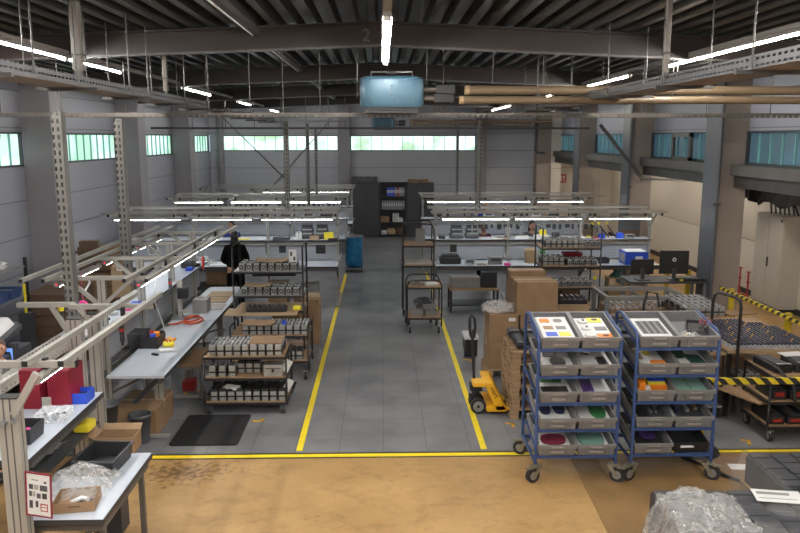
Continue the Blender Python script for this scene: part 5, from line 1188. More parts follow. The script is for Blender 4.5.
# ------------------------------------------------------------------ waste bag stand
o = thing('waste_bag_stand', 'wheeled stand holding a blue bin bag at the left yellow line', 'waste bag stand', (-.75, 19.7, .012))
random.seed(2); mb = MB(); prof = [(.14, .12), (.2, .14), (.235, .3), (.225, .55), (.215, .8), (.22, .9), (.225, .92)]
n = 20; vs = [((r * (1 + .07 * math.sin(5 * k + z_ * 9) + random.uniform(-.03, .03))) * math.cos(2 * PI * k / n), r * (1 + random.uniform(-.03, .03)) * math.sin(2 * PI * k / n), z_) for r, z_ in prof for k in range(n)]
mb.add(vs, [(i * n + k, i * n + (k + 1) % n, (i + 1) * n + (k + 1) % n, (i + 1) * n + k) for i in range(len(prof) - 1) for k in range(n)], 0, True); mb.add(vs, [tuple(range(n))[::-1]], 0)
mb.build('bin_bag', 'bag', o)
fr = MB().path([(.24 * math.cos(2 * PI * k / 16), .24 * math.sin(2 * PI * k / 16), .93) for k in range(16)], .012, 6, closed=True).tube((0, .26, .1), (0, .26, .95), .014, 6).box(-.22, .22, -.2, .24, .07, .1)
fr.build('frame', 'galv', o)
MB().lathe([(.2, .935), (.15, .945), (.1, .945)], 14).build('crumpled_rim', 'dark', o)
for x in (-.2, .2):
    for y in (-.18, .22): MB().tube((x - .015, y, .035), (x + .015, y, .035), .035, 10).build('caster_wheel', 'rubber', o)

# ------------------------------------------------------------------ things on the benches
random.seed(21)
def device(loc, s, mt, lab, rz=0., front='dark'):
    o = thing('bench_device', lab, 'device', loc, rz)
    MB().box(-s[0] / 2, s[0] / 2, 0, s[1], 0, s[2]).build('housing', mt, o, bevel=.012)
    MB().box(-s[0] * .35, s[0] * .35, -.004, .002, s[2] * .45, s[2] * .85).build('front_panel', front, o)
    MB().tube((s[0] * .3, -.012, s[2] * .25), (s[0] * .3, 0, s[2] * .25), .012, 8).build('knob', 'black', o)
    return o
def charger(loc, lab):
    o = thing('charging_dock', lab, 'charging dock', loc)
    MB().box(-.15, .15, 0, .25, 0, .1).build('dock_base', 'drain', o, bevel=.03)
    MB().box(-.13, .13, .08, .25, .1, .24).build('dock_back', 'drain', o, bevel=.04)
    MB().box(-.1, .1, -.005, .1, .1, .12).box(-.1, .1, .06, .08, .18, .2).build('light_strip', 'silverlt', o)
    MB().box(-.12, .12, .08, .22, .24, .29).build('dark_top', 'dark', o, bevel=.02)
SH = 1.367
charger((1.6, 15.95, SH), 'grey blue charging dock on the right upper shelf, left one'); charger((1.93, 15.95, SH), 'grey blue charging dock on the right upper shelf, right one')
S = [('device', (1.28, 15.95), (.14, .12, .05), 'dark', 'small dark device at the left end of the right upper shelf'),
     ('sheet', (2.45, 15.9), (.22, .2, .02), 'paper', 'white papers on the right upper shelf beside the docks'),
     ('sheet', (2.6, 15.92), (.25, .15, .03), 'cardlight', 'flat light brown pack on the right upper shelf'),
     ('sheet', (2.98, 15.92), (.3, .12, .07), 'paper', 'white tilted box on the right upper shelf beside the first middle post'),
     ('sheet', (3.42, 15.95), (.3, .2, .08), 'paper', 'white box under the yellow block on the right upper shelf'),
     ('sheet', (3.0, 16.15), (.0, .0, .0), None, ''),
     ('device', (3.75, 15.95), (.14, .14, .12), 'drain', 'blue grey round instrument on the right upper shelf'),
     ('sheet', (4.3, 15.9), (.35, .2, .03), 'paper', 'white papers on the right upper shelf behind the black trolley'),
     ('sheet', (4.45, 15.98), (.1, .1, .05), 'yelp', 'yellow pack on the right upper shelf behind the black trolley'),
     ('sheet', (4.58, 15.92), (.14, .1, .03), 'signred', 'red and white pack on the right upper shelf'),
     ('sheet', (4.72, 15.95), (.12, .1, .1), 'bluep', 'bright blue box on the right upper shelf behind the black trolley'),
     ('sheet', (5.12, 15.95), (.12, .12, .12), 'bluep', 'second blue box on the right upper shelf nearer its right end'),
     ('device', (5.35, 15.95), (.2, .14, .08), 'silverlt', 'pale instrument at the right end of the right upper shelf')]
for k, p, s, mt, lab in S:
    if not mt: continue
    if k == 'device': device((p[0], p[1], SH), s, mt, lab)
    else: small('paper_stack' if 'paper' in lab else 'storage_box', s, mt, (p[0], p[1], SH), lab, 'papers' if 'paper' in lab else 'box', .1)
small('storage_box', (.14, .1, .1), 'yelp', (3.45, 15.98, SH + .082), 'bright yellow block on the white box of the right upper shelf', 'box')
o = thing('desk_microscope', 'white and black bench microscope on the right upper shelf', 'microscope', (2.72, 16.2, SH)); MB().box(-.05, .05, -.08, .08, 0, .03).build('microscope_base', 'dark', o); MB().beam((0, .06, .03), (0, .05, .2), .03, .04).tube((0, .03, .12), (-.02, -.04, .24), .03, 10).build('microscope_body', 'white', o); MB().tube((-.02, -.04, .24), (-.03, -.07, .28), .02, 8).build('eyepiece', 'black', o)
o = thing('picture_panel', 'grey blue panel leaning at the right end of the right upper shelf', 'panel', (5.4, 16.2, SH)); MB().box(-.24, .24, 0, .02, 0, .36).build('panel_board', 'drain', o); MB().box(-.22, .22, -.004, 0, .02, .14).build('panel_lower', 'carddark', o)
# leaning probes
for i, (x, dx) in enumerate(((4.75, .18), (4.9, .2), (5.05, .17), (4.6, -.1))): tag(MB().tube((x, 16.0, SH + .02), (x - dx, 16.1, SH + .28), .014, 8, 0).tube((x - dx, 16.1, SH + .28), (x - dx * 1.15, 16.1, SH + .33), .02, 8, 1).build('hand_tool', ['black', 'yelp']), 'slim black hand tool leaning on the right upper shelf, ' + ordn(i, 4, 'in the bundle'), 'hand tool')
# hanging dark tools under the rear rails (screwdrivers on balancers)
def balancer(x, y, z, lab, mt='black'):
    o = thing('hanging_screwdriver', lab, 'electric screwdriver', (x, y, z))
    MB().tube((0, 0, .16), (0, 0, .42), .004, 5).build('suspension_cord', 'dark', o); MB().tube((0, 0, 0), (0, 0, .16), .022, 10).tube((0, 0, -.05), (0, 0, 0), .008, 8, r2=.02).build('tool_body', mt, o); MB().tube((0, 0, .09), (0, 0, .12), .024, 10).build('colour_ring', 'signred', o)
for i, x in enumerate((1.7, 2.15, 2.35, 3.2, 3.5, 3.8, 4.6, 4.9)): balancer(x, 19.55, 1.5, 'dark hanging screwdriver over the rear right bench, ' + ordn(i, 8))
for i, x in enumerate((-4.2, -3.9, -3.5, -2.8, -2.3, -2.0, -1.6)): balancer(x, 19.6, 1.5, 'dark hanging screwdriver over the middle left bench, ' + ordn(i, 7))
def rack(x0, x1, y, z, lab):
    o = thing('tool_rack', lab, 'tool rack', (0, 0, 0)); MB().box(x0, x1, y, y + .02, z, z + .03).build('rack_bar', 'alu', o)
    for q in (x0 + .02, x1 - .04): MB().box(q, q + .02, y - .3, y + .02, z, z + .02).box(q, q + .02, y - .32, y - .3, 1.366 if y < 20 else 1.366, z + .02).build('rack_stand', 'alu', o); x = x0 + .05
    while x < x1: MB().box(x, x + .05 + .05 * ((int(x * 100) % 3) / 2), y - .04, y, z - .06 - .03 * (int(x * 77) % 2), z + .02).build('hung_tool', 'dark', o); x += .14
rack(1.9, 3.0, 16.3, 1.62, 'rack of dark tools behind the first right bench'); rack(3.4, 4.7, 16.3, 1.62, 'rack of dark tools behind the second right bench')
rack(-4.9, -3.3, 21.2, 1.65, 'rack of dark tools behind the middle left benches, left'); rack(-3.0, -1.2, 21.2, 1.65, 'rack of dark tools behind the middle left benches, right')
# right front bench top
T = .903
tag(MB().box(-.22, .22, 0, .3, 0, .14).box(-.18, .18, .02, .28, .14, .19).build('black_bag', 'black', loc=(1.42, 15.4, T), bevel=.03), 'black bag at the left end of the right front bench', 'bag')
device((1.82, 15.35, T), (.2, .16, .1), 'silverlt', 'small pale device beside the black bag'); device((2.35, 15.32, T), (.28, .2, .16), 'tote', 'grey striped device in the middle of the right front bench')
small('paper_stack', (.18, .14, .02), 'cardlight', (2.05, 15.35, T), 'brown papers on the right front bench', 'papers'); small('pink_box', (.12, .08, .05), 'pink', (2.58, 15.25, T), 'bright pink box on the right front bench', 'box')
small('paper_stack', (.3, .2, .01), 'paper', (2.9, 15.35, T), 'white sheet on the right front bench', 'papers', .2)
carton((3.12, 15.55, T), .22, .18, .26, 0, 'open upright brown carton on the right front bench', 'cardlight', flaps=True)
small('yellow_block', (.09, .07, .04), 'yelp', (3.28, 15.28, T), 'yellow block before the open carton on the right front bench', 'box')
mods('ribbed', 8, 3.5, .085, 15.3, T, 'on the right front bench beside the open carton', 2)
o = MB().tray(-.22, .22, -.15, .15, 0, .1, .01, flare=.02).build('black_tray', 'black', loc=(4.55, 15.55, T)); tag(o, 'black plastic tray on the right front bench', 'tray')
small('white_box', (.2, .16, .1), 'white', (4.35, 15.25, T), 'white box before the black tray on the right front bench', 'box')
o = thing('blue_storage_box', 'blue storage box with a white label at the right end of the right front bench', 'storage box', (5.27, 15.22, T)); MB().tray(-.23, .23, 0, .45, 0, .27, .012, flare=.0).build('box_body', 'bluep', o); MB().box(-.03, .12, -.004, 0, .08, .18).build('paper_label', 'paper', o); MB().box(-.2, .2, .03, .42, .2, .28).build('paper_fill', 'paper', o); MB().box(-.234, -.23, .08, .38, .05, .22).build('side_window', 'totelab', o)
small('bench_telephone', (.14, .05, .16), 'black', (1.5, 15.68, 1.12), 'black telephone hanging on the right front back panel', 'telephone')
small('green_notice', (.12, .004, .22), 'green', (3.4, 15.69, 1.06), 'green notice on the right front back panel', 'notice')
# under the right front bench
o = thing('low_bench_cart', 'low dark cart with a wooden top under the right front bench', 'cart', (1.35, 14.75, 0.012)); MB().box(0, 1.0, 0, .6, .46, .49).build('cart_top', 'ply', o)
for x in (.03, .97):
    for y in (.04, .56): MB().box(x - .02, x + .02, y - .02, y + .02, .06, .46).build('leg', 'tubeblk', o); MB().tube((x - .015, y, .035), (x + .015, y, .035), .035, 8).build('caster_wheel', 'rubber', o)
MB().box(.03, .97, .03, .57, .14, .16).build('lower_shelf', 'tubeblk', o)
for i in range(7): small('grey_battery', (.08, .3, .22), 'tote', (1.42 + i * .085, 15.0, .505), 'grey battery block standing on the low cart, ' + ordn(i, 7), 'battery block', grp='grey blocks on the low cart')
small('black_crate', (.3, .35, .32), 'black', (2.17, 15.05, .505), 'black crate on the low cart under the right bench', 'crate')
small('red_toolbox', (.22, .3, .2), 'red', (2.85, 15.8, .1), 'red box on the floor under the right front bench', 'box')
for i, (x, mt) in enumerate(((3.45, 'card'), (3.95, 'carddark'), (4.9, 'cardlight'))): carton((x, 15.6, .012), .4, .4, .35, .1 * i, ['brown', 'dark brown', 'light brown'][i] + ' carton on the floor under the right front bench', mt)
tag(MB().lathe([(.16, 0), (.13, .03), (.06, .1), (.09, .16), (.02, .18)], 12).build('green_cover', 'dkgreen', loc=(4.9, 15.35, .64)), 'dark green cover on a stool under the right front bench', 'cover')
tag(MB().box(-.22, .22, -.15, .15, .24, .262).box(-.2, -.17, -.13, .13, 0, .24).box(.17, .2, -.13, .13, 0, .24).build('stool', 'cardlight', loc=(4.9, 15.35, .375)), 'light wooden stool standing on the carton at the right', 'stool')
# left front bench
L_ = [((-3.55, 15.98), (.3, .22, .03), 'paper', 'white papers behind the standing worker', 'papers'), ((-2.95, 15.95), (.25, .1, .02), 'yelp', 'yellow green folder on the left upper shelf', 'folder'),
      ((-2.15, 15.92), (.36, .2, .05), 'dark', 'dark flat device on the left upper shelf', 'device'), ((-1.45, 15.9), (.2, .16, .08), 'cardlight', 'light brown pack near the right end of the left upper shelf', 'box'),
      ((-1.15, 15.98), (.2, .16, .14), 'yelp', 'yellow box at the right end of the left upper shelf', 'box'), ((-1.05, 15.8), (.2, .1, .04), 'black', 'black tool at the right end of the left upper shelf', 'device')]
for p, s, mt, lab, cat in L_: small('shelf_item', s, mt, (p[0], p[1], SH), lab, cat, .1).name = {'papers': 'paper_stack', 'folder': 'folder', 'device': 'flat_device', 'box': 'storage_box'}[cat]
for i, x in enumerate((-1.82, -1.75)):
    o = thing('spray_bottle', 'white plastic bottle on the left upper shelf, ' + ('left one' if i == 0 else 'right one'), 'bottle', (x, 15.95, SH)); MB().lathe([(.03, 0), (.032, .02), (.032, .12), (.014, .15), (.014, .17)], 12).build('bottle_body', 'white', o); MB().lathe([(.012, .17), (.014, .175), (.01, .2)], 10).build('cap', 'bluep' if i else 'dark', o)
charger((-1.62, 16.0, SH), 'grey blue charging dock on the left upper shelf, left one'); charger((-1.3, 16.05, SH), 'grey blue charging dock on the left upper shelf, right one')
small('bench_telephone', (.2, .06, .18), 'black', (-1.3, 15.66, 1.1), 'black holder under the right end of the left upper shelf', 'holder'); small('bench_telephone', (.14, .06, .15), 'black', (-2.1, 15.66, 1.12), 'black telephone under the left upper shelf', 'telephone')
carton((-2.2, 15.6, .013), .4, .4, .5, 0, 'brown carton on the floor under the left front bench'); carton((-1.6, 15.5, .013), .5, .4, .3, 0, 'dark brown carton on the floor under the left front bench', 'carddark')
for i in range(5): small('grey_battery', (.09, .25, .2), 'tote', (-1.78 + i * .1, 15.45, .316), 'grey block on the dark carton under the left bench, ' + ordn(i, 5), 'battery block')
carton((-3.4, 15.55, .5), .5, .4, .35, 0, 'open brown carton with white fittings left of the standing worker', 'card'); tag(MB().box(-.4, .4, -.3, .3, 0, .48).build('low_cupboard', 'dark', loc=(-3.45, 15.5, .012)), 'dark low cupboard under the brown carton left of the standing worker', 'cupboard')
for i, x in enumerate((-3.62, -3.75)): small('white_bag_pile', (.3 - .05 * i, .3, .08), 'film2', (x, 15.5, T + .085 * i), ['lower', 'upper'][i] + ' cloudy bag on the left front bench', 'bag', .3)
small('white_box', (.5, .4, .02), 'white', (-3.3, 15.45, T), 'white sheet on the left front bench beside the worker', 'papers')
# items on rear benches, seen through the frames
for i, (x, y, mt, s) in enumerate(((-4.9, 16.5, 'black', (.3, .2, .3)), (-4.35, 16.6, 'drain', (.3, .2, .22)), (-4.05, 16.6, 'cardlight', (.25, .2, .3)), (-2.6, 20.3, 'black', (.3, .2, .1)), (-2.0, 20.3, 'silverlt', (.3, .2, .14)), (-1.5, 20.3, 'dark', (.3, .2, .12)),
     (1.5, 20.3, 'dark', (.25, .2, .12)), (2.9, 20.3, 'silverlt', (.25, .2, .14)), (3.4, 20.2, 'pink', (.08, .08, .1)), (4.2, 20.3, 'white', (.25, .2, .16)), (4.7, 20.3, 'dark', (.25, .2, .14)))):
    device((x, y if y > 20 else y, T if y < 20 else SH), s, mt, '%s device on the %s bench, %s' % ({'black': 'black', 'drain': 'blue grey', 'cardlight': 'light brown', 'silverlt': 'pale', 'dark': 'dark grey', 'pink': 'small pink', 'white': 'white'}[mt], 'rear side of the left front' if y < 20 else ('middle left' if x < 0 else 'rear right'), ordn(i, 11, 'in the row')))
# long left benches: table and shelf items
def lamp_spool(): pass
o = thing('red_hose', 'red orange coiled hose lying on the long left bench', 'hose', (-2.72, 10.55, T))
MB().path([(.14 * math.cos(2 * PI * k / 20), .2 * math.sin(2 * PI * k / 20), .02) for k in range(20)], .016, 8, closed=True).path([(.11 * math.cos(2 * PI * k / 20) - .01, .17 * math.sin(2 * PI * k / 20), .045) for k in range(20)], .014, 8, closed=True).path([(-.12, -.05, .02), (-.2, -.2, .02), (-.3, -.3, .02)], .014, 6).build('hose_coil', 'orange2', o) if False else None
MT['orange2'] = mat('red_orange_hose', (.62, .09, .03), .45, var=.05)
MB().path([(.13 * math.cos(2 * PI * k / 20), .2 * math.sin(2 * PI * k / 20), .02) for k in range(20)], .016, 8, closed=True).path([(.1 * math.cos(2 * PI * k / 20) - .01, .17 * math.sin(2 * PI * k / 20), .045) for k in range(20)], .014, 8, closed=True).path([(-.12, -.05, .02), (-.18, -.2, .02), (-.28, -.25, .02)], .014, 6).build('hose_coil', 'orange2', o)
MB().tube((-.28, -.25, .02), (-.33, -.27, .02), .018, 8).build('hose_end', 'darkgalv', o)
o = thing('arbor_press', 'grey test stand with a black head on the long left bench', 'test stand', (-2.95, 10.75, T)); MB().box(-.12, .12, -.1, .1, 0, .03).build('stand_base', 'galv', o); MB().box(-.03, .03, -.03, .03, .03, .55).build('column', 'alu', o); MB().box(-.02, .12, -.06, .06, .3, .46).build('black_head', 'black', o, bevel=.01); MB().box(.0, .14, -.07, .07, .1, .12).build('work_plate', 'alu', o); MB().tube((.02, 0, .46), (.02, 0, .56), .03, 8).build('motor', 'alu', o)
small('grey_box', (.22, .26, .2), 'tote', (-2.75, 11.2, T), 'grey box beside the test stand on the long left bench', 'box')
for i, (x, y) in enumerate(((-2.72, 12.45), (-2.72, 11.98))): cardsheet((x, y, T), .4, .4, .03 * i, 'light brown cardboard on the far end of the long left bench, ' + ('farther one' if i == 0 else 'nearer one'), 'cardlight')
cardsheet((-2.68, 11.5, T), .42, .4, 0, 'grey green board on the long left bench', 'totelab', .006)
o = thing('parts_bin', 'black open parts bin on the near left bench', 'parts bin', (-2.93, 9.3, T)); MB().tray(-.13, .13, -.17, .17, 0, .15, .008, flare=.01).build('bin_body', 'black', o)
for i, (dx, dy, mt) in enumerate(((.05, .05, 'orange'), (-.03, .12, 'signred'), (.03, -.05, 'bluep'))):
    small('bin_part', (.07, .08, .1), mt, (-2.93 + dx, 9.3 + dy, T + .06), ['orange', 'red', 'blue'][i] + ' grip sticking out of the black parts bin', 'tool grip', .4)
def clampt(loc, mt, rz, lab):
    o = thing('spring_clamp', lab, 'clamp', loc, rz); MB().tube((-.06, 0, .03), (.06, .0, .03), .028, 10).tube((-.05, -.03, .03), (-.05, .05, .05), .02, 8).tube((.05, -.03, .03), (.05, .05, .05), .02, 8).build('clamp_body', mt, o); MB().tube((-.02, 0, .055), (.02, 0, .055), .012, 8).build('knob', 'yelp', o)
clampt((-2.7, 9.22, T), 'yelp', .3, 'yellow clamp lying on the near left bench'); clampt((-2.74, 9.42, T), 'orange', -.6, 'orange clamp lying behind the yellow one on the near left bench')
tag(MB().tube((-.09, 0, .022), (.07, .02, .022), .022, 10, 0).tube((.07, .02, .022), (.13, .03, .022), .014, 8, 1).build('glue_tube', ['white', 'paper'], loc=(-2.66, 8.98, T)), 'white glue tube lying on the near left bench', 'tube')
tag(MB().box(-.05, .05, -.02, .02, 0, .025).build('black_marker', 'black', loc=(-2.76, 8.85, T), rot=(0, 0, -.5), bevel=.008), 'small black tool on the near left bench', 'tool')
o = thing('slatted_holder', 'grey slatted holder at the rear of the near left bench', 'holder', (-3.15, 9.28, T))
for i in range(4): MB().box(-.13, .13, i * .09 - .012, i * .09 + .012, 0, .16).build('slat', 'drain', o)
MB().box(-.13, -.11, 0, .27, 0, .03).build('base_bar', 'dark', o)
small('blue_pink_box', (.11, .14, .06), 'bluep', (-3.17, 9.48, SH), 'bright blue box on the long left upper shelf', 'box', .0); small('pink_pad', (.12, .15, .025), 'pink', (-3.17, 9.3, SH), 'magenta pad at the front of the bright blue box', 'pad')
for i in range(4):
    y = 8.75 + i * .28; small('cable_clip', (.12, .05, .03), 'silverlt' if i % 2 else 'dark', (-3.3, y, SH), 'small fitting on the long left upper shelf, ' + ordn(i, 4, 'from the front'), 'fitting', .6)
device((-3.25, 12.35, SH), (.2, .15, .1), 'dark', 'dark device far along the long left upper shelf'); small('blue_tape', (.1, .16, .05), 'bluep', (-3.15, 12.15, SH), 'blue pack far along the long left upper shelf', 'pack')
tag(MB().path([(-.08, 0, .02), (-.03, .1, .02), (.06, .08, .02), (.08, -.02, .02), (.0, -.08, .02), (-.08, 0, .02)], .018, 6).build('black_cable_coil', 'black', loc=(-3.15, 12.55, SH)), 'black coil far along the long left upper shelf', 'cable')
for i, (y, z_) in enumerate(((6.9, 1.62), (9.6, 1.55), (11.4, 1.55))):
    balancer(-2.45 if i == 0 else -2.75, y, z_, ['black and red hanging screwdriver above the corner of the near left bench', 'grey hanging screwdriver over the long left bench', 'red tipped hanging screwdriver far over the long left bench'][i], ['black', 'dark', 'signred'][i])
tag(MB().path([(-2.75, 9.0, 1.86), (-2.8, 9.1, 1.5), (-2.78, 9.25, 1.25), (-2.72, 9.3, .95)], .006, 5).build('power_cord', 'white'), 'white cord hanging down to the near left bench', 'cord')
for i, y in enumerate((8.7, 10.1, 11.5)): tag(MB().path([(-3.6, y, 1.86), (-3.62, y + .08, 1.72), (-3.55, y + .16, 1.7), (-3.5, y + .2, 1.8), (-3.56, y + .24, 1.86)], .012, 6).build('cable_loop', 'white'), 'white cable looping under the left side lamp, ' + ordn(i, 3, 'from the front'), 'cable')
for y, z0 in ((8.3, 0), (10.4, 0)): pass
# under the long left benches
o = thing('waste_bin', 'grey plastic waste bin standing under the end of the near left bench', 'bin', (-2.82, 8.35, .012)); MB().lathe([(.095, 0), (.12, .3), (.132, .3), (.132, .34), (.118, .34), (.112, .3), (.09, .03)], 22).build('bin_body', 'drain', o)
o = thing('waste_bin', 'dark grey bin under the left bench, beside the near post', 'bin', (-2.92, 7.6, .45)); MB().lathe([(.1, 0), (.13, .28), (.14, .28), (.14, .3), (.12, .3), (.1, .05)], 22).build('bin_body', 'dark', o)
tag(MB().box(-.25, .2, -.2, .2, 0, .43).build('dark_cabinet', 'dark', loc=(-2.95, 7.6, .012)), 'dark low cupboard carrying the dark grey bin', 'cupboard')
carton((-2.93, 8.85, .012), .5, .75, .33, 0, 'long brown carton on the floor beneath the near left bench')
NB = [q for q in bpy.data.objects if q.name.startswith('workbench') and abs(q.rotation_euler.z) > 1]
NB.sort(key=lambda q: q.location.y)
for y, b_ in ((8.9, NB[0]), (10.3, NB[0]), (12.4, NB[1])):
    adopt(profile(MB(), 0, 0, .012, .86, .1, .05).build('leg', ['alu', 'aludark'], loc=(-2.75, y, 0)), b_); adopt(MB().beam((-.4, -.2, .2), (.15, -.05, .75), .05, .05).build('strut', 'dark', loc=(-2.75, y, 0)), b_)
o = thing('wooden_stool', 'small table with a wooden top and grey legs beside the left bench', 'small table', (-2.85, 9.72, .012)); MB().box(0, .42, 0, .85, .47, .495).build('tabletop', 'ply', o); MB().box(.01, .41, .01, .84, .43, .47).build('apron', 'tote', o)
for x in (.03, .39):
    for y in (.03, .82): MB().box(x - .018, x + .018, y - .018, y + .018, .02, .44).ball((x, y, .02), .02, 1, n=6, k=4).build('leg', ['tote', 'black'], o)
small('red_toolbox', (.16, .2, .14), 'signred', (-2.72, 10.2, .012), 'red toolbox on the floor under the small table', 'toolbox'); small('orange_pack', (.06, .06, .04), 'amber', (-2.55, 10.1, .012), 'orange pack on the floor beside the red toolbox', 'pack')
tag(MB().box(-.4, .4, -.3, .3, .0, .03).box(-.36, .36, -.26, .26, -.58, 0, 1).build('board_table', ['cardlight', 'tubeblk'], loc=(-2.0, 12.3, .6)), 'light wooden board on a dark base behind the tall left trolley', 'table') if False else None

# nearest packing table items
T1 = .902
o = thing('cardboard_tray', 'shallow open cardboard tray on the nearest packing table', 'cardboard tray', (-2.2, 5.08, T1), .15); MB().tray(-.14, .14, -.12, .12, 0, .075, .006, flare=-.004).build('tray_body', 'card', o); MB().box(-.03, .05, -.122, -.12, .035, .05).build('hand_hole', 'carddark', o)
tag(MB().path([(-.05, -.03, .03), (.0, .03, .035), (.06, .0, .04)], .018, 6).box(-.06, .08, -.04, .06, .01, .02, 1).build('small_fittings', ['paper', 'dark'], loc=(-2.18, 5.08, T1)), 'white and dark fittings in the shallow cardboard tray', 'fittings')
o = thing('black_bin', 'open black plastic crate at the far end of the nearest packing table', 'crate', (-2.24, 5.72, T1), -.06); MB().tray(-.16, .16, -.2, .2, 0, .13, .01, flare=.015).build('crate_body', 'black', o); MB().box(-.17, .17, -.21, -.2, .115, .13).box(-.17, .17, .2, .21, .115, .13).box(-.17, -.16, -.21, .21, .115, .13).box(.16, .17, -.21, .21, .115, .13).build('crate_rim', 'dark', o)
tag(MB().box(-.09, .09, -.2, .2, 0, .02).build('black_plate', 'black', loc=(-2.46, 5.75, T1 + .0), rot=(0, 0, -.1)), 'shiny black plate left of the black crate', 'plate')
carton((-2.35, 6.35, .78), .34, .22, .14, .03, 'torn open brown carton behind the black crate', 'card', flaps=True)
tag(MB().box(-.2, .02, -.1, .1, 0, .765).build('support_box', 'dark', loc=(-2.35, 6.35, .012)), 'dark pedestal under the torn brown carton', 'pedestal')
crumple('plastic_bags', lambda u, v: (-2.52 + .48 * u, 5.15 + .42 * v, T1 + .015 + .15 * math.sin(PI * u) ** .7 * math.sin(PI * v) ** .7), 16, 16, 'film2', 'heap of crumpled clear plastic bags on the nearest packing table', 'plastic bags', .024, 12)
# sign
o = thing('instruction_sign', 'red framed instruction sheet hanging at the corner post', 'sign', (-2.372, 4.71, 1.03), 0); o.rotation_euler = (0, R(3), R(-12))
MB().box(0, .18, -.004, 0, 0, .3).build('sheet', 'paper', o)
MB().box(-.006, .186, -.008, -.0, -.006, .004).box(-.006, .186, -.008, 0, .296, .306).box(-.006, .004, -.008, 0, 0, .3).box(.176, .186, -.008, 0, 0, .3).build('red_frame', 'red', o)
pr = MB()
pr.box(.0, .18, -.0045, -.0035, .002, .296, 4).box(.04, .09, -.005, -.004, .25, .255).box(.13, .15, -.005, -.004, .235, .25, 1)
for i, (x, z_, w_, h_, mi) in enumerate(((.02, .185, .03, .035, 0), (.055, .185, .035, .035, 2), (.1, .18, .055, .04, 1), (.02, .135, .02, .035, 0), (.045, .135, .02, .035, 2), (.075, .125, .03, .035, 1), (.115, .125, .035, .04, 0), (.02, .05, .025, .055, 0), (.065, .06, .02, .045, 0), (.1, .035, .055, .055, 3))): pr.box(x, x + w_, -.005, -.004, z_, z_ + h_, mi)
pr.box(.108, .148, -.006, -.005, .043, .062, 4).box(.108, .148, -.006, -.005, .068, .082, 4)
pr.build('printed_pictures', ['dark', 'drain', 'totelab', 'signred', 'paper'], o)
# shelf over the packing table
def plain(name, lab, cat, loc, rz, parts):
    o = thing(name, lab, cat, loc, rz)
    for pn, mb, mt in parts: mb.build(pn, mt, o, bevel=.004)
S1 = 1.302
plain('red_box', 'tall red box at the left on the nearest upper shelf', 'box', (-2.87, 5.95, S1), 0, [('box_body', MB().box(-.1, .06, 0, .3, 0, .33), 'red'), ('lid_edge', MB().box(-.102, .062, -.002, .302, .3, .31), 'maroon')])
plain('red_box', 'wider red box at the right on the nearest upper shelf', 'box', (-2.68, 6.02, S1), 0, [('box_body', MB().box(-.1, .08, 0, .3, 0, .31), 'red'), ('lid_edge', MB().box(-.102, .082, -.002, .302, .28, .29), 'maroon')])
small('small_card', (.075, .01, .12), 'totelab', (-2.74, 5.9, S1), 'small brown grey card before the red boxes', 'card')
o = thing('blue_tray', 'small bright blue box near the end of the nearest upper shelf', 'box', (-2.55, 6.15, S1)); MB().tray(-.07, .07, -.09, .09, 0, .09, .006).build('box_body', 'bluep', o); MB().box(-.06, .06, -.08, .08, .03, .05).build('contents', 'navy', o)
o = thing('clear_box', 'clear plastic box of white fittings on the nearest upper shelf', 'clear box', (-2.6, 5.72, S1), .05); MB().tray(-.12, .12, -.1, .1, 0, .08, .004, flare=.012).build('box_body', 'clearbox', o)
mb = MB(); random.seed(8)
for k in range(14): mb.ball((random.uniform(-.08, .08), random.uniform(-.06, .06), .02 + random.random() * .03), .018, k % 2, n=6, k=4)
mb.build('fittings', ['white', 'dark'], o)
o = thing('black_bin', 'black parts bin with a pink spot at the left front of the nearest upper shelf', 'parts bin', (-2.65, 5.32, S1)); MB().tray(-.1, .1, -.12, .12, 0, .12, .008, flare=.012).build('bin_body', 'black', o); MB().box(-.06, .06, -.08, .08, .03, .06).build('contents', 'dark', o); MB().ball((.03, .0, .075), .018, n=8, k=5).build('pink_piece', 'pink', o)
o = MB().box(-.02, .02, -.42, .42, -.02, .03).build('wood_batten', 'pallet', loc=(-2.62, 5.9, 1.12), rot=(0, 0, .02)); tag(o, 'rough wooden batten lying under the nearest upper shelf', 'batten')
tag(MB().box(-.07, .07, -.09, .09, 0, .08).build('yellow_bag', 'yelp', loc=(-2.57, 6.2, 1.022), bevel=.02), 'yellow bag under the end of the nearest upper shelf', 'bag')
tag(MB().box(-.09, .09, -.5, .5, 0, .02).build('lower_ledge', 'dark', loc=(-2.62, 5.9, 1.0)), 'narrow dark ledge under the nearest upper shelf', 'shelf')
crumple('green_paper', lambda u, v: (-2.7 + .12 * u, 5.6 + .25 * v, 1.03 + .04 * u), 6, 8, 'paper', 'crumpled pale paper under the nearest upper shelf', 'paper', .01, 3)

# ------------------------------------------------------------------ far left: test machine, cartons, rack
o = thing('test_machine', 'grey test machine with a tilted pale cover and small blue display, far left', 'machine', (-5.1, 8.0, .012))
MB().box(0, .75, .1, 1.1, 0, 1.0).build('machine_body', 'drain', o, bevel=.01)
MB().prism([(0, 1.0), (1.0, 1.0), (1.0, 1.05), (0, 1.3)], -.75, 0, 0, Matrix.Rotation(PI / 2, 4, 'Z') @ Matrix.Rotation(PI / 2, 4, 'X')).build('tilted_cover', 'white', o) if False else None
MB().add([(-.05, .0, 1.12), (.68, .0, 1.12), (.68, .9, 1.28), (-.05, .9, 1.28), (-.05, .0, 1.2), (.6, .0, 1.2), (.6, .9, 1.37), (-.05, .9, 1.37)], [(3, 2, 1, 0), (4, 5, 6, 7), (0, 1, 5, 4), (1, 2, 6, 5), (2, 3, 7, 6), (3, 0, 4, 7)]).build('tilted_cover', 'white', o, bevel=.02)
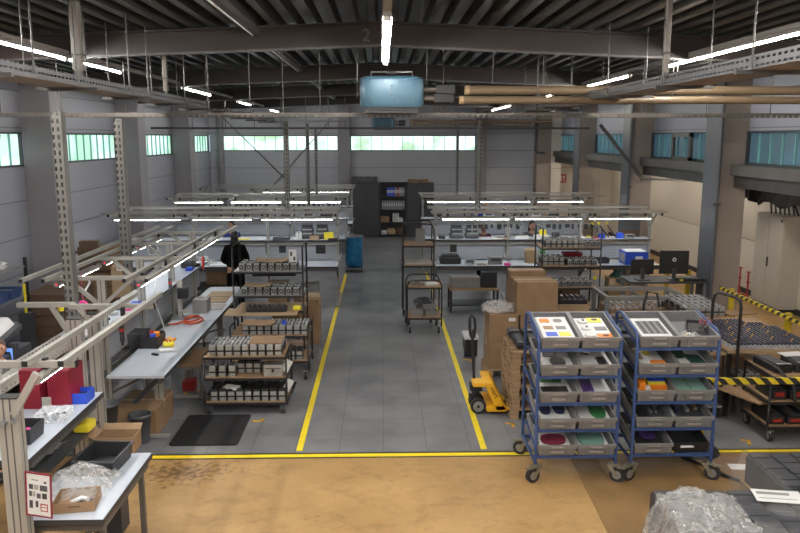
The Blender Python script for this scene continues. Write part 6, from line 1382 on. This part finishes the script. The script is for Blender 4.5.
MB().add([(-.05, -.02, 1.06), (.75, -.02, 1.06), (.75, .9, 1.22), (-.05, .9, 1.22), (-.05, -.02, 1.12), (.75, -.02, 1.12), (.75, .9, 1.28), (-.05, .9, 1.28)], [(3, 2, 1, 0), (4, 5, 6, 7), (0, 1, 5, 4), (1, 2, 6, 5), (2, 3, 7, 6), (3, 0, 4, 7)]).build('cover_edge', 'drain', o)
MB().box(.55, .8, .6, .68, .5, 1.12).build('control_column', 'drain', o, bevel=.01); MB().box(.62, .76, .59, .6, .86, 1.06).box(.64, .74, .585, .59, .89, 1.02, 1).build('display', ['blueled', 'black'], o)
tag(MB().lathe([(.035, 0), (.04, .03), (.035, .05)], 10, 0).lathe([(.03, .05), (.03, .07), (.0, .08)], 10, 1).build('signal_button', ['yelp', 'signred'], loc=(-4.15, 9.55, 1.3)), 'yellow and red emergency button on a post at the far left', 'button')
tag(MB().box(-.02, .02, -.02, .02, 0, 1.288).build('button_post', 'darkgalv', loc=(-4.15, 9.55, .012)), 'thin dark post carrying the emergency button', 'post')
for k in range(7): cardsheet((-5.05 + .01 * (k % 3), 11.6, .02 + k * .165), .75, .8, .03 * ((k * 7) % 3 - 1), 'thick dark brown cardboard layer in the pile by the left wall, ' + ordn(k, 9, 'from bottom'), 'carddark', .155)
for k in range(6): cardsheet((-4.85 + .02 * (k % 2), 12.9, .02 + k * .2), .7, .6, .05 * ((k * 5) % 3 - 1), 'brown cardboard bundle in the second pile beyond the tall one, ' + ordn(k, 6, 'from bottom'), 'card', .19)
carton((-5.0, 12.9, 1.25), .45, .35, .32, .4, 'brown carton tipped on the second pile by the left wall', 'carddark', flaps=True).rotation_euler = (0, 0, .4)
carton((-4.68, 13.0, 1.25), .35, .3, .36, -.3, 'brown open carton on the second pile by the left wall', 'card', flaps=True)
carton((-4.98, 12.75, 1.5), .3, .22, .28, .2, 'brown carton leaning topmost on the left pile', 'carddark')
carton((-4.35, 12.45, .9), .3, .4, .5, .2, 'upright brown carton at the right of the second pile', 'cardlight').name
tag(MB().box(-.15, .15, -.2, .2, 0, .88).build('pedestal', 'carddark', loc=(-4.35, 12.45, .012)), 'dark brown box under the upright carton of the second pile', 'box')
tag(MB().path([(.05 * math.cos(2 * PI * k / 14), 0, .05 * math.sin(2 * PI * k / 14)) for k in range(14)], .018, 8, closed=True).tube((0, 0, .05), (0, 0, .42), .003, 5).build('red_tape_roll', 'pink', loc=(-3.62, 8.95, 1.5)), 'pink red tape roll hanging at the left lamp frame', 'tape roll')
# rack with blue totes at the left edge
o = thing('storage_rack', 'grey wire rack with blue boxes at the left wall', 'rack', (-6.0, 9.9, .012))
for x in (0, .7):
    for y in (0, 1.2): MB().box(x - .02, x + .02, y - .02, y + .02, 0, 1.75).build('rack_post', 'black', o)
for z_ in (.3, .75, 1.15, 1.6): MB().box(0, .7, 0, 1.2, z_, z_ + .025).build('rack_shelf', 'galv', o)
for k in range(3):
    ob = thing('blue_bin', 'dark blue bin on the storage rack, ' + ordn(k, 3, 'from the front'), 'bin', (-5.6, 10.12 + k * .38, 1.192)); MB().tray(-.25, .25, -.16, .16, 0, .14, .008, flare=.015).build('bin_body', 'blue', ob); MB().box(-.2, .2, -.12, .12, .01, .1).build('contents', 'silverlt', ob)
tag(MB().box(-.015, .015, -.012, .012, 0, .42).build('yellow_level', 'yelp', loc=(-5.15, 10.7, 1.012)), 'yellow spirit level standing upright beside the storage rack', 'spirit level')
tag(MB().box(-.08, .08, -.08, .08, 0, 1.0).build('pedestal', 'dark', loc=(-5.15, 10.7, .012)), 'dark block under the yellow spirit level', 'block')
pouch((-5.6, 10.5, 1.65), (.3, .35, .12), 'film2', 'crumpled cloudy bag on top of the storage rack')

# ------------------------------------------------------------------ people
def figure(loc, rz, lab, hair, cloth, height=1.65, arms='work', long_hair=False, legs_cloth='clothblk', skin='skin', head_tilt=.2):
    """one continuous skinned body; clothing and hair are children"""
    k = height / 1.65
    J = {}; E_ = []; Rr = {}
    def j(n, p, r, par=None):
        J[n] = Vector(p) * k; Rr[n] = r * k
        if par: E_.append((par, n))
    j('pelvis', (0, 0, .90), .135); j('waist', (0, .0, 1.03), .115, 'pelvis'); j('chest', (0, -.01, 1.2), .135, 'waist'); j('upper', (0, -.01, 1.33), .115, 'chest'); j('neck', (0, -.02, 1.42), .05, 'upper'); j('head0', (0, -.03, 1.47), .052, 'neck')
    for s, n in ((-1, 'l'), (1, 'r')):
        j('hip' + n, (s * .09, 0, .84), .1, 'pelvis'); j('knee' + n, (s * .1, -.02, .47), .062, 'hip' + n); j('ank' + n, (s * .1, .02, .09), .042, 'knee' + n); j('toe' + n, (s * .11, -.15, .035), .034, 'ank' + n)
        j('sh' + n, (s * .155, 0, 1.34), .055, 'upper')
        if arms == 'work': a, b_ = (s * .24, -.04, 1.1), (s * .17, -.27, 1.0)
        elif arms == 'lean': a, b_ = (s * .24, -.12, 1.12), (s * .12, -.36, 1.12)
        else: a, b_ = (s * .23, .0, 1.08), (s * .24, -.05, .84)
        j('el' + n, a, .042, 'sh' + n); j('wr' + n, b_, .028, 'el' + n)
        d = (Vector(b_) - Vector(a)).normalized(); side = Vector((-s, 0, 0)); up = d.cross(side).normalized(); pb = Vector(b_) + d * .07
        j('palm' + n, pb, .026, 'wr' + n)
        for q in range(4):
            off = side * (.03 - .02 * q); L = (.07, .078, .074, .058)[q]
            p1 = pb + off * .9 + d * (.03 + L * .4); p2 = p1 + d * L * .5 - up * .02 * s * 1
            j('f%d%s' % (q, n), p1, .009, 'palm' + n); j('g%d%s' % (q, n), p2, .008, 'f%d%s' % (q, n))
        t1 = Vector(b_) + d * .035 + side * .035; j('t1' + n, t1, .011, 'wr' + n); j('t2' + n, t1 + d * .035 + side * .012, .009, 't1' + n)
    def skinmesh(name, names, grow, mt, flat=1.):
        idx = {n: i for i, n in enumerate(names)}
        me = bpy.data.meshes.new(name); me.from_pydata([tuple(J[n]) for n in names], [(idx[a], idx[b_]) for a, b_ in E_ if a in idx and b_ in idx], []); me.materials.append(MT[mt])
        ob = bpy.data.objects.new(name, me); COL.objects.link(ob)
        ob.modifiers.new('skin', 'SKIN'); sv = me.skin_vertices[0].data
        for n, i in idx.items():
            r = Rr[n] + grow; wide = 1.3 if n in ('chest', 'upper', 'pelvis', 'waist') else 1.
            sv[i].radius = (r * wide, r * (.85 if wide > 1 else 1)); sv[i].use_root = (i == 0)
        ss = ob.modifiers.new('sub', 'SUBSURF'); ss.levels = 2; ss.render_levels = 2
        dg = bpy.context.evaluated_depsgraph_get(); me2 = bpy.data.meshes.new_from_object(ob.evaluated_get(dg)); 
        ob.modifiers.clear(); ob.data = me2; me2.name = name
        for p in me2.polygons: p.use_smooth = True
        return ob
    body = skinmesh('person', list(J), 0., skin)
    # head joined into the body mesh
    hc = Vector((0, -.045, 1.565)) * k; bm = bmesh.new(); bm.from_mesh(body.data)
    hb = bmesh.new(); bmesh.ops.create_uvsphere(hb, u_segments=24, v_segments=16, radius=1)
    for v in hb.verts:
        x, y, z_ = v.co; jaw = max(0, -z_); sx = .074 * (1 - .28 * jaw); sy = .092 * (1 - .12 * jaw)
        nose = math.exp(-((x / .16) ** 2 + ((z_ + .12) / .2) ** 2)) * .2 if y < 0 else 0
        eye = math.exp(-(((abs(x) - .38) / .14) ** 2 + ((z_ - .1) / .1) ** 2)) * .06 if y < 0 else 0
        mo = math.exp(-((x / .25) ** 2 + ((z_ + .5) / .05) ** 2)) * .04 if y < 0 else 0
        v.co = Vector((x * sx, (y - nose + eye + mo) * sy, z_ * .108)) * k
    tl = Matrix.Rotation(head_tilt, 4, 'X')
    for v in hb.verts: v.co = tl @ v.co + hc
    tmp = bpy.data.meshes.new('tmp'); hb.to_mesh(tmp); bm.from_mesh(tmp); hb.free()
    for s in (-1, 1):
        r_ = bmesh.ops.create_uvsphere(bm, u_segments=8, v_segments=6, radius=1)
        for v in r_['verts']: v.co = tl @ (Vector((v.co.x * .01 + s * .075, v.co.y * .018 + .005, v.co.z * .03)) * k) + hc
    for f in bm.faces: f.smooth = True
    bm.to_mesh(body.data); bm.free()
    body.location = loc; body.rotation_euler = (0, 0, rz); tag(body, lab, 'person')
    top = [n for n in J if n in ('pelvis', 'waist', 'chest', 'upper', 'neck') or n[:2] in ('sh', 'el', 'wr')]
    t = skinmesh('jumper', top, .02, cloth); t.parent = body
    tr = [n for n in J if n in ('pelvis', 'waist') or n[:3] in ('hip', 'kne', 'ank')]
    q = skinmesh('trousers', tr, .012, legs_cloth); q.parent = body
    sh = MB()
    for s in (-1, 1): sh.ball((s * .107 * k, -.06 * k, .045), .06, 0, 1., 2.3, .75, 12, 8)
    sh.build('shoes', 'black', body)
    h = MB(); vs = []; n = 20
    rows = 9; mx = PI * (.62)
    for i in range(rows + 1):
        for a in range(n):
            ph = 2 * PI * a / n; back = .5 + .5 * math.sin(ph); t_ = (mx * (.52 + .75 * back)) * i / rows
            vs.append(tuple(tl @ (Vector((.084 * math.sin(t_) * math.cos(ph), .103 * math.sin(t_) * math.sin(ph) + .006, .122 * math.cos(t_))) * k) + hc))
    h.add(vs, [(i * n + a, (i + 1) * n + a, (i + 1) * n + (a + 1) % n, i * n + (a + 1) % n) for i in range(rows) for a in range(n)], 0, True)
    if long_hair: h.ball(tuple(hc + Vector((0, .055, -.1)) * k), .08 * k, 0, 1.05, .6, 1.7, 14, 10)
    else: h.ball(tuple(hc + Vector((0, .035, .02)) * k), .085 * k, 0, .95, .9, 1.15, 14, 10)
    h.build('hair', hair, body)
    e = MB()
    for s in (-1, 1): e.ball(tuple(tl @ (Vector((s * .028, -.085, .012)) * k) + hc), .009 * k, 0, n=8, k=6)
    e.box(-.022 * k + hc.x, .022 * k + hc.x, hc.y - .088 * k, hc.y - .082 * k, hc.z - .058 * k, hc.z - .052 * k, 1)
    e.build('eyes_and_mouth', ['eye', 'signred'], body)
    return body
figure((-2.92, 14.75, .012), PI + .15, 'person with long dark hair in black, back turned, standing at the left front bench', 'hairdk', 'clothblk', 1.66, 'work', True)
figure((-3.5, 17.45, .012), -.3, 'person with dark hair and a blue collar bent behind the left front bench', 'hairdk', 'clothblue', 1.56, 'lean', False, head_tilt=-.35)
figure((3.48, 17.35, .012), .15, 'person with dark hair in grey reaching forward behind the right front bench', 'hairdk', 'clothgrey', 1.55, 'lean', True, head_tilt=-.2)
figure((2.36, 17.4, .012), .3, 'person with brown hair bent low behind the docks of the right front bench', 'hairbr', 'clothred', 1.5, 'lean', False, head_tilt=-.3)
figure((2.98, 21.5, .012), .0, 'person with light hair and a blue collar standing behind the rear right bench', 'hairbl', 'clothblue', 1.66, 'lean', False, head_tilt=-.1)
figure((-3.90, 7.45, .012), .55, 'person with brown hair cut off by the left picture edge beside the test machine', 'hairbr', 'clothblk', 1.46, 'hang', False, head_tilt=-.2)
